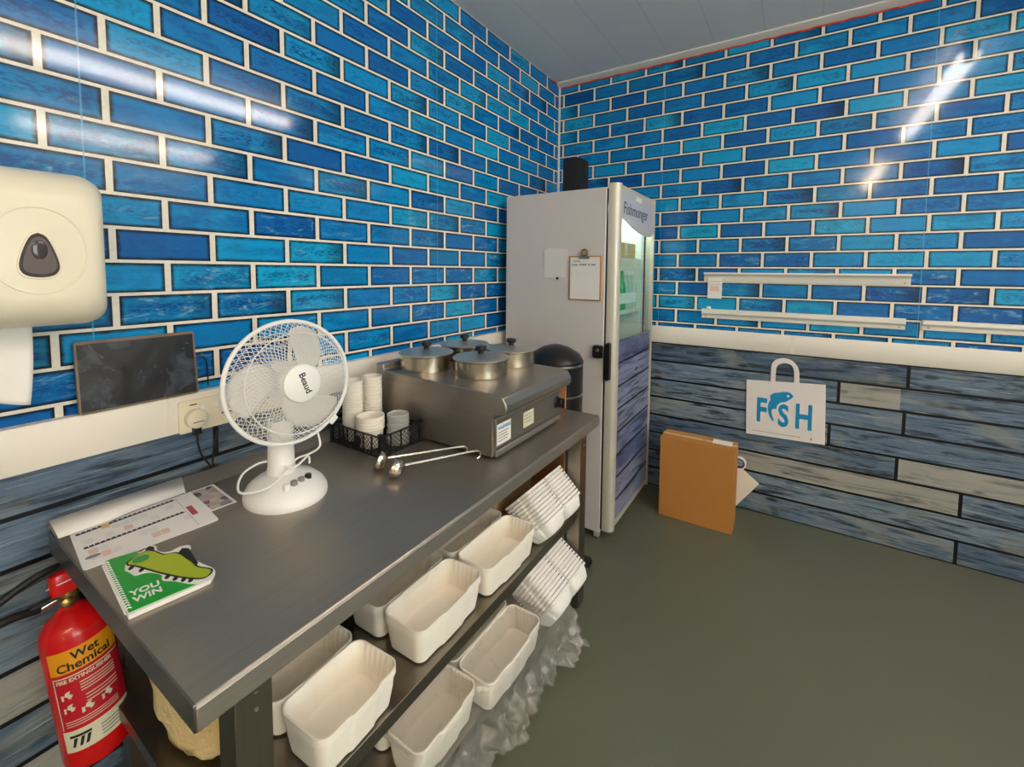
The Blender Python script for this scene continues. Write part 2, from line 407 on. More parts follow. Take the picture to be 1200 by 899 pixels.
po = bpy.data.objects.new('fill_daylight', pl_); COL.objects.link(po); po.location = (XR + .1, (WYA + WYB) / 2, (WZA + WZB) / 2); po.rotation_euler = (0, radians(90), 0)  # portal guiding sky light in through the added window
struct('wall_front', MB().add(box(-.1, XR + .1, YF - .1, YF, 0, ZC), 'wall_plain'))
mb = MB(); mb.add(prism_y([(0, .918), (.028, .918), (.03, .922), (.03, 1.016), (.026, 1.022), (0, 1.022)], YF, -.012), 'trim')
mb.add(box(0, .0315, -2.352, -2.35, .919, 1.02), 'trim'); struct('trim_1', mb)
mb = MB(); mb.add(prism_x([(0, .933), (-.010, .933), (-.012, .936), (-.012, 1.032), (-.009, 1.036), (0, 1.036)], 0.03, XR), 'trim')
mb.add(box(1.432, 1.452, -.0135, 0, .934, 1.035), 'trim'); struct('trim_2', mb)
struct('trim_3', MB().add(box(0, .012, -.012, 0, 1.036, ZC), 'trim'), bevel=.002)
mb = MB(); mb.add(prism_x([(0, ZC), (-.05, ZC), (-.05, ZC - .006), (-.006, ZC - .022), (0, ZC - .022)], .0, XR), 'rail'); struct('trim_4', mb)
mb = MB(); rp = [(.0 + .02 * i, -.004 - .0, ZC - .026 + .003 * sin(i * 1.3) * sin(i * .37)) for i in range(int(XR / .02))]
mb.add(tube([(p[0] + .006, p[1], p[2]) for p in rp], .0042, 6), 'red')
mb.add(tube([(.006, -.02 - .012 * i, ZC - .006) for i in range(9)], .004, 6), 'red'); struct('trim_5', mb)

# fluorescent battens (above and behind the viewpoint, seen only in the glossy walls)
def lamp(x, y, label, tubemat, L=1.45):
    r = thing('batten_light', label, 'ceiling light', (x, y, ZC))
    mb = MB(); mb.add(box(-.03, .03, -L / 2, L / 2, -.055, 0), 'white'); mb.build('housing', r, bevel=.004)
    for s in (-1, 1):
        MB().add(box(-.025, .025, s * (L / 2 - .02) - .012, s * (L / 2 - .02) + .012, -.115, -.055), 'white').build('lamp_holder', r, bevel=.003)
    MB().add(rings([[(x * (1 if abs(yy) < L / 2 - .03 else .96), yy, z) for x, z in [(.05 * cos(a), -.075 + .035 * sin(a)) for a in [2 * pi * k / 20 for k in range(20)]]] for yy in (-L / 2 + .032, -L / 2 + .036, L / 2 - .036, L / 2 - .032)]), tubemat).build('diffuser', r)
    return r
lamp(2.2, -1.55, 'fluorescent batten light over the middle of the room, nearest the brick back wall', 'tube', 1.8)
lamp(2.2, -4.35, 'warm fluorescent batten light behind the viewpoint, far from the back wall', 'tube_warm', 1.8)
lamp(4.1, -1.20, 'fluorescent batten light close to the plain side wall, level with the fridge', 'tube', 1.5)
lamp(4.1, -4.2, 'fluorescent batten light at the plain side wall, far end of the room', 'tube', 1.5)

# ------------------------------------------------------------------ steel table with two shelves
TZ = .782; TX0, TX1, TY0, TY1 = .045, .788, -2.590, -1.138
tb = thing('prep_table', 'stainless steel prep table with two undershelves along the blue brick wall', 'table', (.42, -1.89, 0))
def T(mb, name, **kw):
    o = mb.build(name, tb, **kw); o.location = (-.42, 1.89, 0); return o
mb = MB(); mb.add(prism_y([(.11, TZ - .004), (.11, TZ), (TX1 - .004, TZ), (TX1, TZ - .004), (TX1, TZ - .008), (TX1 - .006, TZ - .005)], TY0, TY1), 'steel_top'); T(mb, 'tabletop', bevel=.0012, angle=60)
mb = MB(); mb.add(box(TX1 - .002, TX1 + .0015, TY0, TY1, TZ - .040, TZ - .0045), 'steel_edge')

for ya, yb in ((TY0 - .003, TY0 + .001), (TY1 - .001, TY1 + .003)): mb.add(prism_y([(.06, TZ - .048), (.06, TZ + .0005), (TX1 - .002, TZ + .0005), (TX1, TZ - .004), (TX1, TZ - .040)], ya, yb), 'steel_leg')
T(mb, 'edge_flange', bevel=.0012)
mb = MB(); mb.add(prism_y([(.112, TZ - .004), (.115, TZ), (.05, TZ + .016), (.046, TZ + .012), (.045, TZ - .03), (.05, TZ - .03), (.052, TZ + .008)], TY0, TY1), 'steel_edge'); T(mb, 'rear_upstand')
for lx, ly, a, b in ((.705, -2.53, .055, .057), (.705, -1.255, .055, .057), (.055, -2.485, .055, .057), (.055, -1.255, .055, .057)):
    mb = MB(); mb.add(box(lx, lx + a, ly, ly + b, .012, TZ - .004), 'steel_leg')
    for zz in (.755 - .045, .755 - .075): mb.add(sphere(.004, 8, 6, (lx + a, ly + b * .55, zz)), 'steel_edge')
    lg = T(mb, 'leg', bevel=.006)
    mf = MB(); mf.add(lathe([(.02, 0), (.022, .006), (.012, .014)], 16, (lx + a / 2, ly + b / 2, 0)), 'black'); mf.build('foot', lg)
for nm, b_ in (('side_rail', (.11, .705, -2.52, -2.48, .70, .74)), ('side_rail', (.11, .705, -1.25, -1.21, .70, .74)), ('rear_rail', (.075, .10, -2.43, -1.255, .70, .74))):
    T(MB().add(box(*b_), 'steel_leg'), nm, bevel=.002)
S1, S2 = .40, .10
for z in (S1, S2):
    mb = MB(); mb.add(box(.07, .735, -2.53, -1.20, z - .003, z), 'steel_leg'); mb.add(box(.7005, .7385, -2.47, -1.26, z - .034, z + .001), 'steel_leg')
    mb.add(box(.112, .70, -2.53, -2.527, z - .03, z), 'steel_leg')
    T(mb, 'shelf', bevel=.0012)

# ------------------------------------------------------------------ glass-door drinks fridge
FY, FX = -.76, .655
fr = thing('display_fridge', 'tall pale grey glass door drinks fridge in the corner with plank print door', 'fridge', (.36, -.42, 0))
def F(mb, name, parent=None, **kw):
    o = mb.build(name, parent or fr, **kw)
    if parent is None: o.location = (-.36, .42, 0)
    return o
mb = MB(); z0, z1 = .04, 1.785
mb.add(box(.07, FX, FY, FY + .035, z0, z1), 'fridge'); mb.add(box(.07, FX, -.135, -.10, z0, z1), 'fridge')
mb.add(box(.07, .105, FY + .035, -.135, z0, z1), 'fridge'); mb.add(box(.105, FX, FY + .035, -.135, z1 - .06, z1), 'fridge'); mb.add(box(.105, FX, FY + .035, -.135, z0, .22), 'fridge')
F(mb, 'cabinet', bevel=.004)
mb = MB(); mb.add(box(.105, .112, FY + .035, -.135, .22, z1 - .06), 'fridge_in'); mb.add(box(.112, FX - .01, FY + .035, FY + .041, .22, z1 - .06), 'fridge_in'); mb.add(box(.112, FX - .01, -.141, -.135, .22, z1 - .06), 'fridge_in')
mb.add(box(.112, FX - .01, FY + .041, -.141, .22, .226), 'fridge_in'); F(mb, 'liner')
F(MB().add(box(FX - .012, FX + .006, FY + .004, FY + .014, z0 + .02, z1 - .01), 'black').add(box(FX - .012, FX + .006, -.115, -.103, z0 + .02, z1 - .01), 'black').add(box(FX - .002, FX + .006, FY + .004, -.103, z1 - .03, z1 - .006), 'black'), 'door_seal')
F(MB().add(tube([(.60, FY + .09, z1 - .075), (.60, -.19, z1 - .075)], .011, 12), 'fridge_lamp'), 'interior_lamp')
for z in (1.150, 1.440, .62):
    mb = MB()
    for k in range(28): mb.add(tube([(.12 + .0185 * k, FY + .045, z), (.12 + .0185 * k, -.146, z)], .002, 6), 'white')
    mb.add(box(.632, .644, FY + .045, -.146, z - .012, z + .010), 'white'); mb.add(box(.115, .125, FY + .045, -.146, z - .005, z + .005), 'white')
    F(mb, 'wire_shelf')
# door
dr = F(MB(), 'door') if False else None
D0, D1, DZ0, DZ1 = .664, .712, .055, 1.803
mb = MB()
col = [(D0, FY + .004), (D0, FY + .056), (D1 - .004, FY + .062), (D1 + .004, FY + .05), (D1 + .006, FY + .034), (D1, FY + .014), (D1 - .016, FY + .004)]
mb.add(prism(col, DZ0, DZ1), 'alu')
mb.add(box(D0, D1 - .006, FY + .056, -.10, DZ1 - .03, DZ1 - .001), 'alu'); mb.add(box(D0, D1 - .006, FY + .056, -.10, DZ0, DZ0 + .03), 'alu')
mb.add(box(D0, D1, -.118, -.100, DZ0 - .01, DZ1), 'alu')
door = F(mb, 'door', angle=50)
GY0, GY1 = FY + .058, -.116
F(MB().add(box(.690, .696, GY0, GY1, DZ0 + .03, DZ1 - .03), 'glass'), 'glass_pane', door)
F(MB().add(box(.694, .7045, GY0, GY1, DZ0 + .02, 1.02), 'plank_fridge'), 'plank_panel', door)
n = 16; poly = [(GY0, DZ1 - .004), (GY0, 1.655)]
for k in range(1, n): 
    s_ = k / n; poly.append((GY0 + (GY1 - GY0) * s_, 1.655 - .075 * sin(pi * (s_ * .62 + .0)) ** 1.2))
poly += [(GY1, 1.615), (GY1, DZ1 - .004)]
sg = F(MB().add(prism_x(poly, .695, .7055), 'sign'), 'header_sign', door)
mb = MB(); mxs = frame((.7058, GY0 + .045, 1.668), (0, 1, 0), (0, 0, 1))
mb.add(text('Fishmonger', .085, .0005, .0006, 1.05), 'sign_ink', mxs); mb.add(box(0, .10, 0, .026, 0, .0006), 'white', frame((.7058, GY0 + .24, 1.752), (0, 1, 0), (0, 0, 1)))
mb.v = [Vector(p) for p in mb.v]
o = F(mb, 'lettering', door)
F(MB().add(rings([rrect(.024, .19, .011, 0, 5), rrect(.022, .188, .011, .022, 5)]), 'black', frame((D1 - .03, FY + .0038, .93), (1, 0, 0), (0, 0, 1)) ), 'handle', door)
F(MB().add(rings([rrect(.05, .066, .01, 0, 5), rrect(.046, .062, .01, .02, 5)]), 'black', frame((.628, FY, .975), (1, 0, 0), (0, 0, 1))).add(lathe([(.009, 0), (.008, .004)], 14), 'dark_window', frame((.632, FY - .02, .985), (1, 0, 0), (0, 0, 1))), 'lock')
for cx, cy in ((.63, FY + .03), (.63, -.14), (.12, FY + .03), (.12, -.14)):
    F(MB().add(lathe([(.014, .026), (.014, .042)], 12, (cx, cy, 0)), 'alu').add(tube([(cx - .011, cy, .019), (cx + .011, cy, .019)], .019, 18), 'alu'), 'caster')

# fridge contents: bottles on the upper wire shelf, box on the top one
def bottle(name, mat, label, group):
    r = thing(name, label, 'bottle', group=group)
    MB().add(lathe([(.024, 0), (.027, .004), (.027, .105), (.024, .125), (.012, .155), (.0105, .175)], 20), mat).build('body', r)
    MB().add(lathe([(.0276, .035), (.0276, .085)], 20, cap0=False, cap1=False), 'label_white').build('label', r)
    MB().add(lathe([(.0125, .172), (.0125, .190), (.011, .192)], 16), mat if mat == 'bottle_green' else 'white').build('cap', r)
    return r
gb = bottle('drink_bottle', 'bottle_green', 'green soft drink bottle on the middle wire shelf inside the fridge', 'green drink bottles in the fridge')
cb = bottle('drink_bottle', 'bottle_clear', 'pale clear drink bottle on the middle wire shelf inside the fridge', 'clear drink bottles in the fridge')
gb.scale = cb.scale = (1.05, 1.05, 1.18)
k1 = k2 = 0
for ix in range(2):
    for iy in range(8):
        p_ = (.606 - .066 * ix, -.640 + .0635 * iy, 1.1525)
        if iy < 5:
            if k1 == 0: gb.location = p_
            else: dup(gb, p_)
            k1 += 1
        else:
            if k2 == 0: cb.location = p_
            else: dup(cb, p_)
            k2 += 1
cbx = thing('carton', 'small plain cardboard carton on the top wire shelf inside the fridge', 'box', (.53, -.36, 1.4425))
MB().add(box(-.12, .10, -.20, .15, 0, .095), 'card_pale').build('carton_body', cbx, bevel=.002)
MB().add(box(-.121, .101, -.035, .005, .02, .0962), 'paper_grey').build('tape', cbx)

# things stuck to the fridge side
clip = thing('clipboard', 'brown clipboard with a white sheet hanging on the fridge side', 'clipboard', (.549, FY, 1.34))
MB().add(box(-.088, .088, -.006, -.001, -.113, .113), 'card').build('board', clip, bevel=.003)
mb = MB(); mb.add(box(-.078, .080, -.0085, -.006, -.106, .106), 'paper'); mb.add(text('Tuesday', .013, .0003), 'ink_black', frame((-.066, -.0086, .082), (1, 0, 0), (0, 0, 1)))
mb.add(text('Cream  30 MAY 16  Beef', .0125, .0003, .0003), 'ink_black', frame((-.070, -.0086, .064), (1, 0, 0), (0, 0, 1))); mb.build('sheet', clip)
mb = MB(); mb.add(box(-.028, .028, -.014, -.006, .098, .112), 'steel_warm'); mb.add(tube([(.016 * cos(a / 12 * 2 * pi), -.012, .128 + .016 * sin(a / 12 * 2 * pi)) for a in range(12)], .005, 8, True), 'brass'); mb.build('bulldog_clip', clip)
pn = thing('note_sheet', 'plain pale paper note on the fridge side left of the clipboard', 'paper note', (.383, FY, 1.415))
MB().add(box(-.068, .06, -.003, -.001, -.075, .075), 'paper_grey').add(box(-.05, .068, -.0045, -.003, .02, .078), 'paper_grey', Matrix.Rotation(radians(3), 4, 'Y')).build('sheet', pn)
MB().add(lathe([(.007, 0), (.006, .006)], 12), 'black', frame((.012, -.003, -.077), (1, 0, 0), (0, 0, 1))).build('magnet', pn)

# black speaker-like box on top of the fridge
sp = thing('black_cabinet_box', 'black upright speaker box standing on the fridge top in the corner', 'speaker', (.33, -.42, 1.786))
MB().add(rings([rrect(.11, .15, .02, 0, 5), rrect(.11, .15, .02, .235, 5)]), 'black').build('housing', sp, bevel=.003)
MB().add(prism([(.035, -.077), (.055, -.073), (.0585, -.05), (.0585, .05), (.055, .055), (.05, .05)], .004, .231), 'black_matte').build('front_grille', sp)

# ------------------------------------------------------------------ bain-marie food warmer with four pots
wm = thing('food_warmer', 'stainless steel wet-well food warmer on the far end of the table', 'food warmer', (.39, -1.475, TZ))
def Wm(mb, name, **kw):
    o = mb.build(name, wm, **kw); o.location = (-.39, 1.475, -TZ); return o
WY0, WY1 = -1.732, -1.272
mb = MB(); mb.add(prism_y([(.135, TZ + .006), (.668, TZ + .006), (.672, TZ + .012), (.672, .925), (.715, .932), (.722, .940), (.722, .962), (.708, .986), (.66, .992), (.175, 1.003), (.170, 1.026), (.135, 1.026)], WY0, WY1), 'steel_warm'); Wm(mb, 'body', bevel=.004, angle=30)
mb = MB(); mb.add(box(.672, .676, WY0 + .012, WY1 - .012, .812, .905), 'steel_top'); mb.add(box(.672, .682, WY0 + .008, WY1 - .008, .790, .810), 'steel_edge'); mb.add(box(.672, .678, WY0 + .008, WY1 - .008, .905, .912), 'steel_edge'); Wm(mb, 'control_panel', bevel=.0015)
mb = MB(); mb.add(box(.676, .6768, -1.715, -1.635, .822, .890), 'paper')
mb.add(text('WARNING', .015, .0003, .0004), 'ink_blue', frame((.6769, -1.710, .871), (0, 1, 0), (0, 0, 1)))
for q in range(4): mb.add(box(.6768, .677, -1.708, -1.650 - .006 * (q % 2), .860 - .009 * q, .863 - .009 * q), 'ink_grey')
Wm(mb, 'warning_sticker')
mb = MB(); mb.add(box(.676, .6768, -1.555, -1.485, .832, .886), 'ext_cream')
for q in range(3): mb.add(box(.6768, .677, -1.548, -1.495, .872 - .012 * q, .874 - .012 * q), 'ink_grey')
Wm(mb, 'rating_sticker')
mb = MB(); kx = frame((.676, -1.305, .862), (0, 1, 0), (0, 0, 1)); mb.add(lathe([(.024, 0), (.024, .004), (.019, .006), (.018, .026), (.015, .028)], 24), 'black', kx); mb.add(box(-.004, .004, -.019, .019, .026, .034), 'black', kx); Wm(mb, 'thermostat_knob', bevel=.001)
for fx in (.15, .63):
    for fy in (WY0 + .05, WY1 - .05):
        Wm(MB().add(lathe([(.015, 0), (.015, .008)], 14, (fx, fy, TZ)), 'black'), 'foot')
mb = MB(); mb.add(tube(smooth_path([(.145, WY1 - .02, 1.02), (.145, WY1 - .02, 1.055), (.145, WY1 - .30, 1.055)], 4), .0025, 6), 'chrome')
mb.add(tube([(.145, WY1 - .02, 1.055), (.52, WY1 - .02, 1.055), (.545, WY1 - .02, 1.045), (.55, WY1 - .02, .992)], .0025, 6), 'chrome'); mb.add(tube([(.15, WY1 - .02, 1.035), (.55, WY1 - .02, 1.035)], .002, 6), 'chrome'); Wm(mb, 'wire_rail')
def pot():
    r = thing('bain_marie_pot', '', 'pot', group='lidded pots in the food warmer')
    MB().add(lathe([(.096, -.0035), (.098, -.001), (.098, .052), (.101, .055), (.101, .058), (.092, .058)], 40), 'steel_pot').build('pot_body', r)
    l = MB().add(lathe([(.103, .058), (.104, .061), (.100, .064), (.09, .0655), (.05, .071), (.012, .073)], 40), 'steel_lid').build('lid', r)
    MB().add(lathe([(.010, .072), (.010, .080), (.019, .086), (.021, .095), (.018, .100), (.006, .101)], 20), 'black').build('knob', l)
    return r
pots = [((.485, -1.545, .998), 'lidded steel pot at the front of the warmer nearest the basket'), ((.475, -1.325, .998), 'lidded steel pot at the front of the warmer on the fridge side'),
        ((.265, -1.60, 1.001), 'lidded steel pot at the back of the warmer nearest the basket'), ((.262, -1.365, 1.001), 'lidded steel pot at the back of the warmer on the fridge side')]
p0 = pot()
for i, (l_, lab) in enumerate(pots):
    if i == 0: p0.location = l_; p0['label'] = lab
    else: dup(p0, l_, (0, 0, i), lab)

# ------------------------------------------------------------------ desk fan
fan = thing('desk_fan', 'white oscillating desk fan on the steel table facing the room', 'fan', (.338, -2.203, TZ))
FB = MB()
base = [(1.0, 0), (1.01, .006), (1.0, .014), (.93, .028), (.75, .044), (.5, .054), (.30, .058)]
bmx = Matrix.Rotation(radians(-8), 4, 'Z')
FB.add(rings([[(.110 * s_ * cos(2 * pi * k / 48), .098 * s_ * sin(2 * pi * k / 48), z) for k in range(48)] for s_, z in base]), 'white', bmx)
fbase = FB.build('base', fan, angle=60)
for k, mt in enumerate(('white', 'ink_grey', 'ink_grey', 'black')):
    MB().add(lathe([(.0085, 0), (.0085, .014), (.006, .016)], 16), mt, Matrix.Translation((.066 - .003 * k, -.036 + .021 * k, .043))).build('button', fbase)
MB().add(lathe([(.038, .05), (.033, .075), (.030, .16), (.034, .20)], 28, (-.02, 0.0, 0)), 'white').build('neck', fan)
FN = Vector((.985, -.10, .10)).normalized()
hx = Vector((0, 0, 1)).cross(FN).normalized(); hy = FN.cross(hx)
HC = Vector((.025, .006, .303))
hm = frame(HC, hx, hy, FN)
head = MB(); head.add(lathe([(.02, -.135), (.045, -.125), (.052, -.09), (.052, -.045), (.04, -.035)], 28), 'white', hm); hd = head.build('motor_housing', fan)
RC = .156
rim = MB(); rim.add(tube([hm @ Vector((RC * cos(2 * pi * k / 72), RC * sin(2 * pi * k / 72), .0)) for k in range(72)], .0055, 10, True), 'white')
rim.add(tube([hm @ Vector((.126 * cos(2 * pi * k / 60), .126 * sin(2 * pi * k / 60), .046)) for k in range(60)], .0016, 6, True), 'white')
rim.add(box(-.012, .012, -.012, .004, -.008, .008), 'white', hm @ Matrix.Rotation(radians(40), 4, 'Z') @ Matrix.Translation((0, -RC, 0)))
rim.build('guard_rim', fan)
def wires(mb, sgn, nw, tw, zc, r0, r1, rad=.00075):
    for k in range(nw):
        a0 = 2 * pi * k / nw; pts = []
        for i in range(11):
            s_ = i / 10; r = r0 + (r1 - r0) * s_; a = a0 + sgn * tw * s_
            z = zc * (1 - s_ ** 2.6); pts.append(hm @ Vector((r * cos(a), r * sin(a), z)))
        mb.add(tube(pts, rad, 4), 'white')
fg = MB(); wires(fg, 1, 66, .85, .058, .044, RC); wires(fg, -1, 66, .85, .0575, .044, RC)
gf = fg.build('front_guard', fan)
bg = MB(); wires(bg, 1, 54, .5, -.075, .05, RC); 
for rr in (.09, .125): bg.add(tube([hm @ Vector((rr * cos(2 * pi * k / 48), rr * sin(2 * pi * k / 48), -.075 * (1 - ((rr - .05) / (RC - .05)) ** 2.6))) for k in range(48)], .001, 5, True), 'white')
bg.build('rear_guard', fan)
hub = MB(); hub.add(lathe([(.047, .052), (.048, .058), (.046, .064), (.04, .067), (.02, .069)], 40), 'white', hm)
tx = Matrix.Rotation(radians(-72), 4, 'Z')
hub.add(text('Beaud', .022, .0004, .0005, 1.0, 'CENTER'), 'ink_black', hm @ Matrix.Translation((.004, 0, .0688)) @ tx @ Matrix.Translation((0, -.007, 0)))
hub.build('hub_badge', fan)
MB().add(lathe([(.03, -.03), (.034, .0), (.03, .03), (.015, .036)], 28), 'white', hm).build('blade_hub', fan)
for b_ in range(3):
    a0 = radians(36 + 120 * b_); V = []; Fc = []; NR, NA = 10, 9
    for i in range(NR + 1):
        r = .028 + .118 * i / NR; w = .42 + .38 * sin(pi * min(1, .15 + .75 * i / NR)); 
        sw = .55 * (i / NR)
        for j in range(NA + 1):
            q = j / NA - .5; a = a0 + sw + q * 1.28 * w * 1.15
            rr = r * (1 - .10 * (2 * abs(q)) ** 3 * (i / NR))
            V.append(hm @ Vector((rr * cos(a), rr * sin(a), -.004 + q * .034)))
    for i in range(NR):
        for j in range(NA): Fc.append((i * (NA + 1) + j, i * (NA + 1) + j + 1, (i + 1) * (NA + 1) + j + 1, (i + 1) * (NA + 1) + j))
    bl = MB().add((V, Fc), 'blade').build('blade', fan, angle=80); sm = bl.modifiers.new('thick', 'SOLIDIFY'); sm.thickness = .0022
cord = smooth_path([(.045, .062, .165), (.052, .066, .12), (.03, .05, .098), (-.0, .03, .083), (.03, -.02, .072), (.045, -.075, .058), (.0, -.115, .052), (-.045, -.085, .075), (-.04, -.03, .088), (.03, .0, .078), (.02, .05, .088), (.015, .058, .065)], 8)
MB().add(tube(cord, .0028, 8), 'white').build('power_cord', fan)

# ------------------------------------------------------------------ basket, tubs, lids
BX0, BX1, BY0, BY1, BH_ = .128, .372, -1.918, -1.745, .078
bk = thing('mesh_basket', 'black plastic lattice basket holding tubs beside the food warmer', 'basket', (.25, -1.83, TZ))
def lat(p0, p1, name, logo=False):
    a, b = Vector(p0), Vector(p1); L = (b - a).length; d = (b - a).normalized()
    mx = frame(a, d, (0, 0, 1)); mb = MB()
    mb.add(box(0, L, 0, .004, -.002, .002), 'black'); mb.add(box(0, L, BH_ - .014, BH_ - .010, -.002, .002), 'black')
    nv = max(3, round(L / .042))
    for k in range(nv + 1): mb.add(box(L * k / nv - .002, L * k / nv + .002, 0, BH_ - .012, -.002, .002), 'black')
    st = .0155; k = -BH_
    while k < L:
        for s in (1, -1):
            x0, y0, x1, y1 = k, 0.0, k + BH_ - .012, BH_ - .012
            if s < 0: y0, y1 = y1, y0
            if x0 < 0: y0 += (y1 - y0) * (0 - x0) / (x1 - x0); x0 = 0
            if x1 > L: y1 = y0 + (y1 - y0) * (L - x0) / (x1 - x0); x1 = L
            if x1 - x0 > .002: mb.add(tube([mx.inverted() @ (mx @ Vector((x0, y0, 0))), Vector((x1, y1, 0))], .0010, 4), 'black')
        k += st
    if logo: mb.add(lathe([(.014, -.003), (.014, .003)], 20), 'black', Matrix.Translation((L * .55, .036, 0)))
    g = (mb.v, mb.f); out = MB(); out.add(g, 'black', mx); return out.build(name, bk)
off = Vector((.25, -1.83, 0)); c4 = [Vector((x, y, 0)) - off for x, y in ((BX0, BY0), (BX1, BY0), (BX1, BY1), (BX0, BY1))]
for i in range(4): lat(c4[i], c4[(i + 1) % 4], 'lattice_side', i == 0)
for c in c4:
    MB().add(box(c.x - .005, c.x + .005, c.y - .005, c.y + .005, 0, BH_), 'black').add(box(c.x - .011, c.x + .011, c.y - .003, c.y + .003, BH_ - .012, BH_ - .004), 'black').add(box(c.x - .003, c.x + .003, c.y - .011, c.y + .011, BH_ - .012, BH_ - .004), 'black').build('corner_post', bk)
mb = MB()
for k in range(13): mb.add(box(c4[0].x, c4[1].x, c4[0].y + .0135 * k, c4[0].y + .0135 * k + .003, .001, .004), 'black')
for k in range(18): mb.add(box(c4[0].x + .0142 * k, c4[0].x + .0142 * k + .003, c4[0].y, c4[3].y, .001, .004), 'black')
mb.build('base_grid', bk)
def tub(label, group):
    r = thing('paper_tub', label, 'tub', group=group)
    MB().add(lathe([(.024, 0), (.0245, .001), (.0325, .057), (.0345, .057), (.0352, .0585), (.0345, .060), (.0318, .060), (.0238, .003)], 28, cap0=True, cap1=True), 'tub').build('tub_wall', r)
    return r
t0 = None
for (sx, sy, nn, lab, top) in ((.175, -1.868, 19, 'white tub nested in the tall stack behind the fan in the basket', 'topmost white tub of the tall stack nearest the fan'), (.178, -1.788, 19, 'white tub nested in the tall stack against the food warmer side', 'topmost white tub of the tall stack beside the food warmer')):
    for k in range(nn):
        z = TZ + .005 + .0082 * k; L_ = top if k == nn - 1 else lab
        if t0 is None: t0 = tub(L_, ''); r = t0; r.location = (sx, sy, z)
        else: r = dup(t0, (sx, sy, z), (0, 0, k), L_)
        if k == nn - 1:
            if 'group' in r: r['group'] = 'tops of the tub stacks'
        else: r['group'] = 'tubs in the stack by the fan' if sy < -1.8 else 'tubs in the stack by the warmer'
bt = thing('paper_tub', 'short wide white tub stack in front of the tall ones in the basket', 'tub', (.272, -1.873, TZ + .005), group='wide tubs at the basket front')
MB().add(lathe([(.033, 0), (.034, .001), (.043, .062), (.0455, .062), (.046, .064), (.0455, .066), (.0425, .066), (.033, .004)], 32), 'tub').build('tub_wall', bt)
for k in range(1, 5): dup(bt, (.272, -1.873, TZ + .005 + .0095 * k), (0, 0, k), 'open wide white tub at the front of the basket, topmost of its short stack' if k == 4 else None)
bt['label'] = 'wide white tub nested in the short stack at the basket front'
for o in bpy.data.objects:
    if o.get('group') == 'wide tubs at the basket front' and 'topmost' not in o['label']: o['label'] = bt['label']
lid0 = thing('clear_lid', 'clear plastic tub lid stacked in the basket corner facing the room', 'lid', (.330, -1.805, TZ + .006), group='clear lids in the basket')
MB().add(lathe([(.034, 0), (.036, .002), (.036, .006), (.031, .007), (.029, .003), (.004, .003)], 32, cap0=True), 'clear').build('lid_disc', lid0)
for k in range(1, 15): dup(lid0, (.330 + .002 * sin(k * 2.1), -1.805 + .002 * cos(k * 1.7), TZ + .006 + .0068 * k), (0, 0, k))

# ladles
def ladle(bowl, end, label, ang):
    b, e = Vector(bowl), Vector(end); d = (e - b); d.z = 0; d.normalize()
    r = thing('ladle', label, 'ladle', (b.x, b.y, TZ))
    R_ = .028; axis = Vector((ang[0], ang[1], ang[2])).normalized()
    q = axis.to_track_quat('Z', 'Y').to_matrix().to_4x4(); c = Matrix.Translation((0, 0, .0275)) @ q
    prof = [(R_ * sin(pi / 2 * k / 8), -R_ * cos(pi / 2 * k / 8)) for k in range(1, 9)] + [(R_ + .0015, .001)] + [((R_ - .0016) * sin(pi / 2 * k / 8), -(R_ - .0016) * cos(pi / 2 * k / 8)) for k in range(8, 0, -1)]
    MB().add(lathe(prof, 28), 'steel_ladle', c).build('bowl', r)
    rimp = c @ Vector((0, 0, .0)); L = (e - b).length
    side = Vector((-d.y, d.x, 0))
    for s in (-1, 1):
        pts = [Vector((0, 0, 0)) + d * .030 + side * .0035 * s + Vector((0, 0, .030)), d * (L * .5) + side * .003 * s + Vector((0, 0, .030)), d * (L - .012) + side * .0026 * s + Vector((0, 0, .030)), d * (L + .008) + side * .0024 * s + Vector((0, 0, .025)), d * (L + .012) + side * .002 * s + Vector((0, 0, .012)), d * L + side * .0015 * s + Vector((0, 0, .004))]
        MB().add(tube(smooth_path(pts, 5), .002, 8), 'steel_ladle').build('handle', r)
ladle((.425, -1.972, 0), (.572, -1.752, 0), 'steel ladle nearer the basket with its bowl tipped towards the fan', (-.80, -.62, .40))
ladle((.505, -1.980, 0), (.628, -1.755, 0), 'steel ladle nearer the table front edge lying with its round back to the room', (-.93, -.42, .22))

# ------------------------------------------------------------------ papers, notebook, card
pp = thing('calendar_sheet', 'laminated white calendar sheet with dark striped rows on the table corner', 'paper', (.304, -2.591, TZ + .001), (0, 0, atan2(.231, .025)))
mb = MB(); mb.add(rings([rrect(.232, .205, .008, 0, 4, .116, .1025), rrect(.232, .205, .008, .0012, 4, .116, .1025)]), 'paper')
for (a, b) in (((.008, .165), (.190, .184)), ((.012, .088), (.190, .098))):
    nseg = 20
    for k in range(nseg):
        x0 = a[0] + (b[0] - a[0]) * k / nseg; x1 = a[0] + (b[0] - a[0]) * (k + .72) / nseg; y = a[1] + (b[1] - a[1]) * k / nseg
        mb.add(box(x0, x1, y, y + .0095, .0012, .0015), 'ink_black'); mb.add(box(x1, x1 + .003, y, y + .006, .0012, .0014), 'ink_grey')
rnd = random.Random(3)
for i in range(11):
    for j in range(2):
        if rnd.random() < .55: mb.add(box(.016 + .0165 * i, .031 + .0165 * i, .108 + .028 * j + .0009 * i, .131 + .028 * j + .0009 * i, .0012, .0013), 'ink_pink' if rnd.random() < .5 else 'paper_grey')
        if rnd.random() < .5: mb.add(box(.016 + .0165 * i, .031 + .0165 * i, .028 + .028 * j, .052 + .028 * j, .0012, .0013), 'ink_pink' if rnd.random() < .4 else 'paper_grey')
mb.add(lathe([(.012, .0012), (.012, .0015)], 20), 'ink_grey', Matrix.Translation((.02, .045, 0)) @ Matrix.Scale(.6, 4, (0, 1, 0)))
